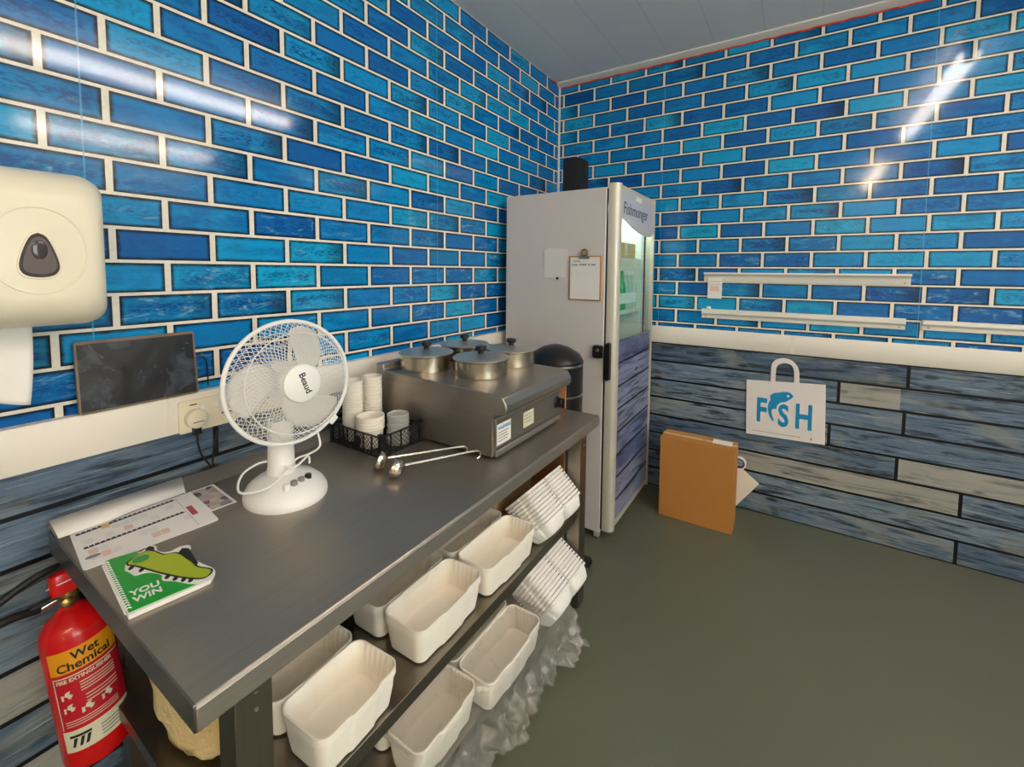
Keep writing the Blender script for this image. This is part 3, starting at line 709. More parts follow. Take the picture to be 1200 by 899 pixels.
mb.add(box(.198, .21, .07, .125, .0012, .0014), 'ink_red', Matrix.Translation((0, 0, 0)))
mb.add(box(.1935, .1942, .01, .195, .0012, .0014), 'ink_grey'); mb.add(box(.05, .064, .158, .180, .0012, .002), 'ink_yellow')
mb.build('printed_sheet', pp)
MB().add(tube(smooth_path([(.066, .176, .003), (.10, .19, .004), (.15, .196, .004), (.2, .200, .004), (.215, .204, .004)], 5), .0012, 6), 'ink_grey').build('wire_loop', pp)
ps = thing('paper_sheet', 'plain white paper sheet under the calendar against the rear upstand', 'paper', (.09, -2.46, TZ + .0165))
MB().add(([(-.045, -.128, .0015), (.03, -.128, -.0148), (.03, .11, -.0148), (-.045, .13, .0015)], [(0, 1, 2, 3)]), 'paper').build('sheet', ps).modifiers.new('thick', 'SOLIDIFY').thickness = .0004
ca = thing('photo_card', 'small glossy photo card next to the calendar near the fan', 'card', (.2, -2.322, TZ + .001), (0, 0, radians(-4)))
MB().add(box(-.075, .075, -.03, .03, 0, .001), 'paper').add(box(-.068, .070, -.024, .024, .001, .0013), 'photo').build('card_face', ca)

nb = thing('notebook', 'green spiral notebook with a lime shoe cutout lettered YOU WIN', 'notebook', (.524, -2.589, TZ + .001), (0, 0, radians(86.1)))
page = [(.004, 0), (.098, -.008), (.128, -.012), (.134, .0), (.122, .06), (.096, .17), (.062, .195), (.012, .205)]
MB().add(prism([(.003, -.004), (.1006, -.0135), (.120, -.014), (.130, -.002), (.096, .10), (.06, .199), (.012, .206)], 0, .008), 'paper').build('pages', nb)
cov = [(.005, .004), (.100, -.009), (.125, -.010), (.13, .004), (.1, .10), (.0582, .1993), (.0223, .2083), (.012, .2065)]
shoe = [(0.031, 0.1496), (0.0401, 0.169), (0.0764, 0.1929), (0.0819, 0.199), (0.0892, 0.185), (0.086, 0.1673), (0.091, 0.1505), (0.1022, 0.1418), (0.1169, 0.1446), (0.1314, 0.1363), (0.1312, 0.1216), (0.1254, 0.1074), (0.1241, 0.0594), (0.1341, 0.0151), (0.1315, -0.0042), (0.1235, -0.0156), (0.1085, -0.0173), (0.0905, 0.0027), (0.0783, 0.0291), (0.0645, 0.0507), (0.0676, 0.0718), (0.0549, 0.0995), (0.0374, 0.1076), (0.0338, 0.1234), (0.0291, 0.1407)]
body = [(0.042, 0.1665), (0.0742, 0.1784), (0.088, 0.1392), (0.1056, 0.1247), (0.1143, 0.0803), (0.116, 0.0425), (0.1285, 0.0148), (0.1259, 0.0031), (0.1134, -0.0024), (0.0959, 0.0203), (0.0709, 0.0749), (0.0487, 0.1357), (0.0384, 0.1555)]
def grow(poly, k):
    cx = sum(p[0] for p in poly) / len(poly); cy = sum(p[1] for p in poly) / len(poly)
    out = []
    n = len(poly)
    for i in range(n):
        a, b = Vector(poly[i - 1]), Vector(poly[(i + 1) % n]); d = (b - a).normalized(); nrm = Vector((d.y, -d.x))
        if nrm.dot(Vector(poly[i]) - Vector((cx, cy))) < 0 and False: nrm = -nrm
        out.append(tuple(Vector(poly[i]) + nrm * k))
    return out
def ccw(p): 
    a = sum(p[i - 1][0] * p[i][1] - p[i][0] * p[i - 1][1] for i in range(len(p))); return p if a > 0 else p[::-1]
def soften(p, n=4): 
    pts = smooth_path([(x, y, 0) for x, y in p + p[:1]], n); return [(q.x, q.y) for q in pts[:-1]]
shoe, body = ccw(shoe), ccw(body)
mb = MB(); mb.add(prism([(.005, .003), (.101, -.0085), (.105, .0), (.085, .10), (.0582, .1993), (.0223, .2083), (.012, .2065)], .008, .0092), 'green_cover')
for k, (tx_, ty_, s_) in enumerate((('YOU', (.017, .046), .024), ('WIN', (.016, .023), .024))):
    mb.add(text(tx_, s_, .0003, .0006, .82), 'paper', Matrix.Translation((ty_[0], ty_[1], .0094)) @ Matrix.Rotation(radians(-6), 4, 'Z'))
nc = mb.build('cover', nb)
mb = MB(); mb.add(prism(soften(shoe), .0093, .0105), 'paper'); mb.add(prism(soften(ccw(grow(body, .0035))), .0105, .0109), 'ink_black'); mb.add(prism(soften(body), .0109, .0112), 'shoe_lime')
mb.add(lathe([(.0135, .0112), (.0135, .0114)], 24, (.0575, .157, 0)), 'shoe_green')
mb.add(prism(ccw([(0.1086, 0.1208), (0.1191, 0.133), (0.1272, 0.1224), (0.1223, 0.0538), (0.1178, 0.048), (0.1134, 0.0774)]), .0112, .0115), 'ink_black'); mb.add(prism(ccw([(0.0707, 0.1856), (0.0796, 0.1949), (0.085, 0.1843), (0.0811, 0.1635)]), .0105, .0116), 'ink_black')
for sx, sy in ((0.0386, 0.1397), (0.0492, 0.1167), (0.0728, 0.0541), (0.0805, 0.0369), (0.0886, 0.0213), (0.0963, 0.0091)): mb.add(lathe([(.0042, .0105), (.0042, .0112)], 12), 'ink_black', Matrix.Translation((sx, sy, 0)) @ Matrix.Scale(1.7, 4, (.5, .85, 0)))
mb.build('shoe_cutout', nb)
mb = MB()
for k in range(22):
    y = .012 + .0088 * k; x = .006 + .0003 * k
    mb.add(tube([(x + .005 * cos(a), y, .006 + .006 * sin(a)) for a in [2 * pi * i / 10 for i in range(10)]], .0011, 5, True), 'white')
mb.build('spiral_binding', nb)

# ------------------------------------------------------------------ wall things on the left
dp = thing('paper_dispenser', 'cream plastic paper towel dispenser with smoked teardrop window on the wall', 'dispenser', (0, -2.612, 1.41))
def dring(x, w, zb, zt, r): return [(x, y, z) for (y, z, _) in rrect(w, zt - zb, r, 0, 6, 0, (zt + zb) / 2)]
mb = MB(); mb.add(rings([dring(.001, .225, -.160, .165, .03), dring(.06, .225, -.160, .166, .03), dring(.13, .222, -.158, .163, .03), dring(.19, .214, -.150, .150, .035), dring(.222, .196, -.125, .128, .045), dring(.2345, .172, -.106, .106, .05), dring(.236, .15, -.093, .093, .05)]), 'dispenser'); dsh = mb.build('cover', dp, angle=60)
mb = MB(); mb.add(tube([(.2358, .068 * cos(a), -.003 + .082 * sin(a)) for a in [2 * pi * k / 60 for k in range(60)]], .0022, 6, True), 'dispenser'); mb.build('embossed_ring', dsh)
tear = [(0, .050), (.011, .043), (.020, .022), (.027, -.004), (.0275, -.022), (.019, -.034), (0, -.038), (-.019, -.034), (-.0275, -.022), (-.027, -.004), (-.020, .022), (-.011, .043)]
def yz(poly, x0, x1, s=1.0, dz=0.0): return rings([[(x0, y * s, z * s + dz) for y, z in poly], [(x1, y * s * .93, z * s * .93 + dz) for y, z in poly]])
tear = soften(tear, 4)
mb = MB(); mb.add(yz(tear, .232, .2385, 1.12, -.018), 'dispenser'); mb.add(yz(tear, .236, .2405, 1.0, -.018), 'dark_window2'); mb.add(yz(tear, .2385, .2420, .86, -.018), 'dark_window'); mb.add(sphere(.011, 16, 10, (.2425, 0, -.002), .15, 1.0, 1.7), 'dark_window2'); mb.build('level_window', dsh, angle=50)
tw = thing('paper_towel', 'white paper towel hanging from the wall dispenser slot', 'paper towel', (.10, -2.655, 1.25))
V = []; Fc = []; NX, NZ = 14, 16
for i in range(NZ + 1):
    for j in range(NX + 1):
        u = j / NX; w = i / NZ; y = -.075 + .125 * u - .012 * w * w * (u) ; z = .01 - .165 * w
        V.append((.012 * sin(u * 7 + w * 1.5) * (.3 + .7 * w) + .01 * w, y, z + .008 * w * sin(u * 4)))
for i in range(NZ):
    for j in range(NX): Fc.append((i * (NX + 1) + j, i * (NX + 1) + j + 1, (i + 1) * (NX + 1) + j + 1, (i + 1) * (NX + 1) + j))
o = MB().add((V, Fc), 'paper').build('sheet', tw, angle=80); o.modifiers.new('thick', 'SOLIDIFY').thickness = .001

tbm = frame((.027, -2.526, 1.022), (0, 1, 0), (-.11, 0, 1))
tl = thing('tablet', 'dark brown framed tablet leaning on the cream ledge against the bricks', 'tablet', (.02, -2.4, 1.022))
MB().add(rings([rrect(.25, .176, .008, 0, 5, .125, .088), rrect(.25, .176, .008, .007, 5, .125, .088)]), 'tablet_frame', Matrix.Translation((-.02, 2.4, -1.022)) @ tbm).build('frame', tl, bevel=.0012)
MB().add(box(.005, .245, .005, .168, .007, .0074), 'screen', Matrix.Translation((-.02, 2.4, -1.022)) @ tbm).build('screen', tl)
MB().add(tube(smooth_path([(-.008, .126, .095), (-.008, .14, .098), (-.012, .152, .09), (-.014, .158, .07), (-.016, .160, .01)], 4), .0018, 6), 'black').build('cable', tl)

so = thing('double_socket', 'cream double wall socket on the trim behind the fan', 'socket', (.03, -2.255, .960))
mb = MB(); mb.add(rings([[(x, y, z) for (y, z, _) in rrect(.147, .09, .006, 0, 4)] for x in (0, .008)] + [[(.0095, y, z) for (y, z, _) in rrect(.141, .084, .005, 0, 4)]]), 'socket'); plate = mb.build('plate', so)
for s in (-1, 1):
    MB().add(box(.0085, .0115, s * .018 - .007, s * .018 + .007, .012, .028), 'white').build('switch', so, bevel=.001)
mb = MB()
for (y, z, w, h) in ((.045, .014, .004, .008), (.036, -.010, .008, .004), (.056, -.010, .008, .004)): mb.add(box(.0092, .0098, y - w / 2, y + w / 2, z - h / 2, z + h / 2), 'black')
mb.add(box(.0092, .0098, -.048, -.030, .031, .034), 'black'); mb.build('pin_holes', so)
pl = thing('mains_plug', 'round cream plug with black cable in the wall socket', 'plug', (.0398, -2.292, .955))
MB().add(lathe([(.026, 0), (.027, .006), (.026, .022), (.022, .026), (.012, .0275)], 28), 'socket', frame((0, 0, 0), (0, 1, 0), (0, 0, 1))).add(box(.0265, .029, -.014, .012, -.008, -.005), 'ink_grey').build('plug_body', pl)
mb = MB(); mb.add(box(.004, .02, -.009, .009, -.045, -.024), 'black'); mb.add(tube(smooth_path([(.012, 0, -.04), (.012, .001, -.07), (.004, .012, -.11), (-.004, .034, -.15), (-.006, .045, -.168), (-.006, .044, -.14), (-.005, .050, -.09), (-.004, .062, -.05)], 6), .0026, 8), 'black'); mb.build('cable', pl)

# ------------------------------------------------------------------ fire extinguisher
eb, et = Vector((.184, -2.5535, .306)), Vector((.135, -2.576, .60))
ez = (et - eb).normalized(); ey_ = ez.cross(Vector((1, 0, 0))).normalized(); ex_ = ey_.cross(ez)
ext = thing('fire_extinguisher', 'red wet chemical fire extinguisher hung below the table end', 'fire extinguisher', eb)
em = frame((0, 0, 0), ex_, ey_, ez); EH = (et - eb).length; ER = .0585
MB().add(lathe([(ER - .02, 0), (ER - .006, .004), (ER, .016), (ER, EH - .018), (ER - .004, EH - .002), (ER - .016, EH + .014), (ER - .034, EH + .026), (.018, EH + .032), (.017, EH + .036)], 48), 'ext_red', em).build('cylinder', ext)
def wrap(geo, r, a0): 
    return [((r + p[2]) * cos(a0 + p[0] / r), (r + p[2]) * sin(a0 + p[0] / r), p[1]) for p in geo[0]], geo[1]
def patch(w, z0_, z1_, t0, t1, n=24, x0=0):
    V = []; Fc = []
    for t_ in (t0, t1):
        for k in range(n + 1): V.append((x0 + w * k / n, z0_, t_)); V.append((x0 + w * k / n, z1_, t_))
    m_ = 2 * (n + 1)
    for k in range(n):
        a = 2 * k; Fc += [(a, a + 2, a + 3, a + 1), (m_ + a, m_ + a + 1, m_ + a + 3, m_ + a + 2), (a, m_ + a, m_ + a + 2, a + 2), (a + 1, a + 3, m_ + a + 3, m_ + a + 1)]
    return V, Fc
A0 = radians(-62)
mb = MB(); LW = .125
def onto(geo, mat): mb.add(wrap(geo, ER, A0), mat, em)
onto(patch(LW, .215, .262, .0002, .0008), 'ext_orange'); onto(patch(LW, .095, .214, .0002, .0006), 'ext_label'); onto(patch(LW, .048, .093, .0002, .0008), 'ext_cream')
onto(patch(.002, .097, .208, .0006, .0010, 2, .002), 'ext_cream'); onto(patch(LW - .004, .206, .2085, .0006, .0010, 24, .002), 'ext_cream')
def tput(s, size, x, z, mat, bold=.0003, sx=1.0):
    g = text(s, size, .0003, bold, sx); onto(([(p[0] + x, p[1] + z, p[2] + .0011) for p in g[0]], g[1]), mat)
tput('Wet', .024, .040, .239, 'ink_black', .0005); tput('Chemical', .024, .014, .2195, 'ink_black', .0005); tput('FIRE EXTINGUISHER', .0105, .008, .196, 'ext_cream', .0003)
for k in range(4): onto(patch(.06, .186 - .006 * k, .188 - .006 * k, .0006, .0009, 10, .045), 'ext_cream')
for k in range(3): onto(patch(.055, .155 - .007 * k, .157 - .007 * k, .0006, .0009, 10, .05), 'ext_cream')
for k in range(3): onto(patch(.09, .112 - .005 * k, .1135 - .005 * k, .0006, .0009, 16, .01), 'ext_cream')
for (x, z) in ((.012, .160), (.012, .132), (.040, .122), (.072, .124)):
    onto(([(p[0] + x, p[1] + z, p[2]) for p in prism([(0, 0), (.016, .002), (.020, .008), (.014, .012), (.017, .018), (.008, .016), (.006, .010), (0, .012)], .0006, .0010)[0]], prism([(0, 0)] * 8, 0, 1)[1]), 'ext_cream')
onto(patch(.036, .078, .083, .0008, .0012, 8, .012), 'ink_black')
for x in (.014, .026, .036): onto(([(p[0] + x, p[1], p[2]) for p in prism([(0, .058), (.005, .058), (.011, .076), (.005, .076)], .0008, .0012)[0]], prism([(0, 0)] * 4, 0, 1)[1]), 'ink_black')
for k in range(4): onto(patch(.05, .056 + .007 * k, .0585 + .007 * k, .0008, .0011, 10, .062), 'ink_grey')
mb.build('label', ext)
mb = MB(); mb.add(lathe([(.016, EH + .03), (.016, EH + .05), (.020, EH + .052), (.020, EH + .066)], 20), 'brass', em); mb.add(lathe([(.011, 0), (.011, .014), (.008, .016)], 16), 'brass', em @ frame((.016, -.006, EH + .048), (0, 1, 0), (0, 0, 1))); mb.build('valve', ext)
mb = MB(); mb.add(rings([[(x, y, z) for x, y, z in rrect(.040, .052, .012, EH + .066, 5)], rrect(.046, .056, .012, EH + .082, 5), rrect(.038, .048, .012, EH + .108, 5), rrect(.02, .028, .008, EH + .114, 5)]), 'ext_red', em)
mb.add(tube([(em @ Vector((.0245 * cos(a), .0295 * sin(a), EH + .084 + .008 * cos(a)))) for a in [2 * pi * k / 24 for k in range(24)]], .0012, 6, True), 'white'); mb.build('head_cap', ext)
mb = MB(); mb.add(box(-.011, .011, -.055, .075, EH + .112, EH + .122), 'black', em @ Matrix.Rotation(radians(8), 4, 'X')); mb.add(box(-.011, .011, -.06, .02, EH + .058, EH + .066), 'black', em); mb.build('lever', ext, bevel=.002)
mb = MB(); hp = [em @ Vector((0, -.018, EH + .055)), em @ Vector((0, -.04, EH + .052)), Vector((-.03, -.12, .325)), Vector((-.02, -.25, .27))]
mb.add(tube([em @ Vector((0, -.018, EH + .056)), em @ Vector((0, -.05, EH + .052))], .0075, 14), 'chrome'); mb.add(tube(smooth_path([em @ Vector((0, -.045, EH + .0525)), Vector((-.045, -.13, .355)), Vector((-.04, -.22, .33)), Vector((-.03, -.32, .28))], 6), .0085, 12), 'rubber')
mb.add(tube(smooth_path([em @ Vector((0, -.0, EH + .122)), Vector((-.055, -.08, .415)), Vector((-.05, -.17, .375)), Vector((-.05, -.30, .33))], 6), .0075, 12), 'rubber'); mb.build('hose', ext)
mb = MB(); mb.add(box(-.186, -.178, .0, .05, .20, .32), 'black'); mb.add(box(-.18, -.115, .015, .035, .262, .268), 'black'); mb.build('wall_bracket', ext)

# ------------------------------------------------------------------ back wall things
def rail(name, x0, x1, zb, zt, kind, label):
    r = thing(name, label, 'wall rail', ((x0 + x1) / 2, 0, zb)); w = (x1 - x0) / 2; h = zt - zb; mb = MB()
    if kind == 0: mb.add(prism_x([(-.001, 0), (-.006, 0), (-.008, .003), (-.008, h - .022), (-.004, h - .02), (-.004, h - .013), (-.026, h - .012), (-.03, h - .008), (-.028, h), (-.001, h)], -w, w), 'rail')
    else: mb.add(prism_x([(-.001, 0), (-.010, 0), (-.013, .006), (-.011, .016), (-.006, .018), (-.006, .021), (-.018, .023), (-.024, .030), (-.022, h - .004), (-.016, h), (-.001, h)], -w, w), 'rail')
    mb.build('profile', r)
    for s in (-1, 1): MB().add(lathe([(.0035, 0), (.003, .002)], 10), 'ink_grey', frame((s * (w - .022), -.008 if kind == 0 else -.0115, .012), (1, 0, 0), (0, 0, 1))).build('screw', r)
    return r
rail('ticket_rail', .984, 1.908, 1.318, 1.374, 0, 'upper white plastic rail on the back wall with a paper tag')
rail('ticket_rail', .979, 1.898, 1.104, 1.159, 1, 'long lower white plastic rail under the tagged one')
rail('ticket_rail', 1.958, 2.88, 1.108, 1.156, 1, 'separate white plastic rail at the frame edge, past a gap')
tg = thing('paper_tag', 'small white ticket clipped on the upper wall rail', 'ticket', (1.045, -.010, 1.354))
mb = MB(); mb.add(box(-.039, .038, -.0015, 0, -.132, -.008), 'paper'); mb.add(box(-.03, .03, -.0018, -.0015, -.034, -.032), 'ink_grey'); mb.add(box(-.026, .022, -.0018, -.0015, -.09, -.06), 'ink_pink'); mb.add(box(-.034, .034, -.0018, -.0015, -.052, -.0505), 'ink_grey'); mb.build('ticket', tg)
mb = MB(); mb.add(sphere(.012, 12, 8, (0, 0, 0), 1.2, .8, .8), 'white'); tag(mb.build('paper_ball', loc=(1.015, -.018, 1.166)), 'tiny white crumpled paper on the lower wall rail end', 'paper scrap')

bag = thing('paper_bag', 'white paper carrier bag printed FISH hung on the plank wall', 'bag', (1.42, 0, .46))
quad = [(1.2293, .7626), (1.599, .7882), (1.6096, .4655), (1.2383, .4516)]
q = [(x - 1.42, z - .46) for x, z in quad]
MB().add(prism_y(q[::-1], -.012, -.001), 'bagpaper').build('bag_body', bag, bevel=.002)
mb = MB()
def P2(x, z): return (x - 1.42, z - .46)
fishp = [(1.4596, 0.7044), (1.4405, 0.7216), (1.4141, 0.7225), (1.3877, 0.7135), (1.3661, 0.7071), (1.3493, 0.6895), (1.3523, 0.6706), (1.3414, 0.6396), (1.343, 0.6009), (1.3525, 0.5702), (1.3726, 0.5469), (1.3661, 0.5728), (1.3596, 0.5975), (1.3643, 0.6178), (1.3805, 0.6207), (1.3851, 0.6408), (1.4005, 0.6596), (1.4216, 0.6664), (1.4422, 0.6826)]
mb.add(prism_y(soften(ccw([P2(*a) for a in fishp]), 3), -.0129, -.012), 'ink_blue')
mb.add(lathe([(.006, 0), (.006, .0005)], 14), 'paper', frame((1.4345 - 1.42, -.0129, .702 - .46), (1, 0, 0), (0, 0, 1)))
for (c_, x_, z_, s_) in (('F', 1.283, .5385, 1.0), ('S', 1.391, .5315, 1.0), ('H', 1.468, .5345, 1.0)):
    hgt = {'F': .188, 'S': .168, 'H': .188}[c_]; mb.add(text(c_, hgt, .0004, .0052, .62 if c_ != 'S' else .66), 'ink_blue', frame((x_ - 1.42, -.0125, z_ - .46), (1, 0, .012), (-.012, 0, 1)))
mb.add(box(-.13, .10, -.0124, -.012, .0, .0022), 'ink_grey', Matrix.Translation((-.02, 0, .0205)) @ Matrix.Rotation(radians(-1.4), 4, 'Y')); mb.add(box(.124, .130, -.0124, -.012, .018, .030), 'ink_grey')
mb.build('fish_print', bag)
for dy, dz, sx in ((-.013, 0, 0), (-.006, .006, -.006)):
    pts = [(1.361, .74), (1.362, .84), (1.372, .872), (1.395, .888), (1.418, .892), (1.445, .884), (1.462, .864), (1.470, .83), (1.473, .748)]
    sp_ = smooth_path([(x - 1.42 + sx, dy, z - .46 + dz) for x, z in pts], 5); V = []; Fc = []
    MBt = MB(); rs = []
    for i, c in enumerate(sp_):
        d = (sp_[min(i + 1, len(sp_) - 1)] - sp_[max(i - 1, 0)]).normalized(); nrm = Vector((-d.z, 0, d.x)) * .010
        rs.append([c + nrm + Vector((0, -.001, 0)), c + nrm + Vector((0, .001, 0)), c - nrm + Vector((0, .001, 0)), c - nrm + Vector((0, -.001, 0))])
    MBt.add(rings(rs), 'bagpaper').build('handle', bag)

cx = thing('cardboard_box', 'brown cardboard box standing on the floor by the plank wall', 'box', (1.03, -.26, 0))
mb = MB(); mb.add(box(-.19, .188, -.075, .072, 0, .452), 'card'); mb.build('box_body', cx, bevel=.003)
mb = MB(); mb.add(box(-.19, .188, -.077, -.0752, .418, .4535), 'card'); mb.add(box(-.191, .189, -.012, .012, .452, .4535), 'card_pale')
mb.add(box(-.034, .026, -.0772, -.0755, .002, .45), 'card_pale') if False else None
mb.build('top_flap', cx)
mb = MB(); mb.add(box(.07, .165, -.02, .045, .4535, .4545), 'paper'); mb.build('address_label', cx)
mb = MB()
for k, (a, b, w) in enumerate(((-.10, .0, .02), (-.04, .02, .024), (.02, -.01, .022))): mb.add(prism([(a, b), (a + w, b + .006), (a + w * .8, b + .02), (a + .004, b + .012)], .4535, .4541), 'ink_grey')
for k, (a, b) in enumerate(((-.12, .41), (-.07, .40), (.13, .26), (.06, .14), (-.16, .25))): mb.add(box(a, a + .012, -.0756, -.075, b, b + .004), 'ink_grey')
mb.build('scuff_mark', cx)
mb = MB(); mb.add(rings([[( .195 + r * cos(2 * pi * k / 32), y, .335 + r * sin(2 * pi * k / 32)) for k in range(32)] for r, y in ((.034, .073), (.034, .097), (.028, .097), (.028, .073))], closed=True), 'white')
mb.add(rings([[( .195 + r * cos(2 * pi * k / 32), y, .335 + r * sin(2 * pi * k / 32)) for k in range(32)] for r, y in ((.0279, .074), (.0279, .096), (.020, .096), (.020, .074))], closed=True), 'purple'); mb.build('tape_roll', cx, label='white and purple tape roll')
fb = thing('foam_sheet', 'pale packing sheet leaning on its corner behind the cardboard box', 'packing sheet', (1.175, -.10, 0))
R_ = Vector((1.318 - 1.175, .197)); e1 = R_.normalized(); e2 = Vector((-e1.y, e1.x)); pl4 = [(0, 0), tuple(R_), tuple(R_ + e2 * .26), tuple(e2 * .26)]
MB().add(prism_y([(a, b) for a, b in pl4][::-1], -.004, .004), 'foam_board').build('sheet', fb, bevel=.001)
fb.rotation_euler = (radians(-12), 0, 0)

# ------------------------------------------------------------------ bin and board behind the table
bn = thing('pedal_bin', 'tall black waste bin with silver rings between table and fridge', 'bin', (.500, -.975, 0))
BR = .134
MB().add(lathe([(BR + .006, 0), (BR + .008, .02), (BR + .002, .05), (BR - .004, .06), (BR - .004, .80), (BR - .004, .935)], 48), 'black').build('bin_body', bn)
MB().add(lathe([(BR - .004, .945), (BR - .002, .955), (BR - .02, .985), (BR - .07, 1.015), (.02, 1.028)], 48), 'black').build('lid', bn)
for z in (.798, .938): MB().add(lathe([(BR - .004, z), (BR, z + .001), (BR, z + .009), (BR - .004, z + .010)], 48, cap0=False, cap1=False), 'silver_ring').build('silver_ring', bn)
MB().add(rings([rrect(.09, .07, .02, .012, 5, BR + .02, 0), rrect(.085, .065, .02, .026, 5, BR + .02, 0)]), 'black').build('pedal', bn)
bd = MB().add(rings([[(x, y, z) for (x, z, _) in rrect(.37, .94, .02, 0, 5, .447, .472)] for y in (-1.1335, -1.1285)]), 'board').build('board_panel')
tag(bd, 'orange brown cardboard panel standing upright behind the warmer and table end', 'board')

# ------------------------------------------------------------------ foam food boxes
def tray_geo(W, L, D, inset=.012, lip=0.0, bulge=.005):
    def ring(w, l, r, z, fl=0.0, n=5):
        R = []
        base_ = rrect(w, l, r, z, n)
        # insert flutes along the short ends and a step on the long sides
        out = []
        N = len(base_)
        for i, p in enumerate(base_):
            out.append(p); nx = base_[(i + 1) % N]
            dx, dy = nx[0] - p[0], nx[1] - p[1]; ln = math.hypot(dx, dy)
            if ln > r * 1.2:
                m = 20
                for k in range(1, m):
                    s = k / m; x, y = p[0] + dx * s, p[1] + dy * s
                    if abs(dx) > abs(dy): y += fl * (.5 - .5 * cos(2 * pi * s * 5)) * (-1 if y > 0 else 1)
                    else: x += bulge * max(0, min(1, (.26 - abs(s - .5)) / .03)) * (-1 if x < 0 else 1)
                    out.append((x, y, z))
        return out
    i = inset; t = .002
    rs = [ring(W - 2 * i - .02, L - 2 * i - .02, .018, 0), ring(W - 2 * i, L - 2 * i, .022, .005), ring(W - i * .9, L - i * .9, .024, D * .6, 0), ring(W - .006, L - .006, .026, D - .0042, 0), ring(W, L + 2 * lip, .027, D - (.009 if lip else .004), 0), ring(W, L + 2 * lip, .027, D, 0),
          ring(W - .006, L - .006, .025, D, .002), ring(W - i * .9 - .006, L - i * .9 - .006, .022, D * .6, .004), ring(W - 2 * i - 2 * t, L - 2 * i - 2 * t, .02, .008), ring(W - 2 * i - .024, L - 2 * i - .024, .016, .003)]
    return rings(rs)
def clamshell(W, L, D, mat, label, group, inset=.012, lip=0.0):
    r = thing('takeaway_box', label, 'takeaway box', group=group)
    for s, nm in ((1, 'base_tray'), (-1, 'lid')):
        MB().add(tray_geo(W, L, D, inset, lip), mat, Matrix.Translation((s * (W / 2 + .002), 0, 0))).build(nm, r, angle=45)
    MB().add(box(-.004, .004, -L / 2 + .03, L / 2 - .03, D - .0022, D - .0012), mat).build('hinge', r)
    return r
def stack(x, y, z, W, L, D, n, pitch, top, rest, group, mat='pulp', rot=(0, 0, 0), step=None, first=None):
    p = clamshell(W, L, D, mat, rest, group)
    R = Matrix.Rotation(rot[2], 3, 'Z') @ Matrix.Rotation(rot[1], 3, 'Y') @ Matrix.Rotation(rot[0], 3, 'X')
    d = R @ Vector((0, 0, pitch)) if step is None else Vector(step)
    for k in range(n):
        loc = Vector((x, y, z)) + d * k
        if k == 0: p.location = loc; p.rotation_euler = rot
        else:
            q_ = dup(p, loc, rot, top if k == n - 1 else None)
            if k == n - 1: q_['group'] = 'end boxes of the takeaway stacks'
    if first: p['label'] = first; p['group'] = 'end boxes of the takeaway stacks'
PT = .0042
stack(.600, -2.285, S1 + .001, .140, .205, .080, 4, PT, 'topmost open takeaway box on the middle shelf by the near table leg', 'pulp takeaway box nested in the short stack by the near table leg', 'boxes in the stack by the near leg', rot=(0, 0, radians(3)))
stack(.583, -1.975, S1 + .001, .140, .262, .082, 5, PT, 'topmost open takeaway box mid shelf, centre stack jutting past the table edge', 'pulp takeaway box nested in the centre stack of the middle shelf', 'boxes in the centre stack', rot=(0, 0, radians(1)))
stack(.598, -1.688, S1 + .001, .132, .282, .082, 5, PT, 'topmost open takeaway box on the middle shelf beside the sideways pack', 'pulp takeaway box nested next to the sideways pack on the middle shelf', 'boxes in the stack by the sideways pack')
stack(.604, -2.000, S2 + .001, .128, .235, .082, 5, PT, 'topmost film-wrapped takeaway box at the bottom, nearer the near leg', 'film-wrapped takeaway box nested low down nearer the near leg', 'wrapped boxes nearer the near leg')
stack(.640, -1.725, S2 + .001, .130, .300, .082, 5, PT, 'topmost film-wrapped takeaway box at the bottom, nearer the fridge', 'film-wrapped takeaway box nested low down nearer the fridge', 'wrapped boxes nearer the fridge')
# two packs lying on their sides, tipped so the nested box ends show as a fan of ridges
def sidepack(ox, oy, oz, th, n, pitch, group, rest, last):
    p = clamshell(.136, .142, .046, 'pulp_grey', rest, group, .020, .003)
    lz = Vector((-cos(th), 0, sin(th))); ly = Vector((sin(th), 0, cos(th))); lx = ly.cross(lz)
    e = Matrix(((lx.x, ly.x, lz.x), (lx.y, ly.y, lz.y), (lx.z, ly.z, lz.z))).to_euler()
    for k in range(n):
        loc = Vector((ox, oy, oz)) - lz * pitch * k
        if k == 0: p.location = loc; p.rotation_euler = e
        else:
            q_ = dup(p, loc, e, last if k == n - 1 else None)
            if k == n - 1: q_['group'] = 'end boxes of the takeaway stacks'
sidepack(.662, -1.396, S1 + .114, radians(45), 10, .0132, 'boxes in the upper sideways pack', 'white takeaway box tipped on its side within the upper pack', 'outermost white takeaway box of the upper sideways pack')
sidepack(.690, -1.396, S2 + .114, radians(33), 10, .0132, 'boxes in the lower sideways pack', 'white takeaway box tipped on its side within the lower pack', 'outermost white takeaway box of the lower sideways pack')
gc = thing('carton', 'flat greyish carton on the middle shelf behind the upper sideways pack', 'box', (.42, -1.40, S1))
MB().add(box(-.16, .12, -.135, .14, .0005, .17), 'card_pale').build('carton_body', gc, bevel=.002); MB().add(box(-.161, .121, -.03, .03, .17, .1706), 'paper_grey').build('tape', gc)
gc = thing('carton', 'flat greyish carton on the bottom shelf behind the lower sideways pack', 'box', (.42, -1.40, S2))
MB().add(box(-.16, .13, -.135, .14, .0005, .12), 'card_pale').build('carton_body', gc, bevel=.002)

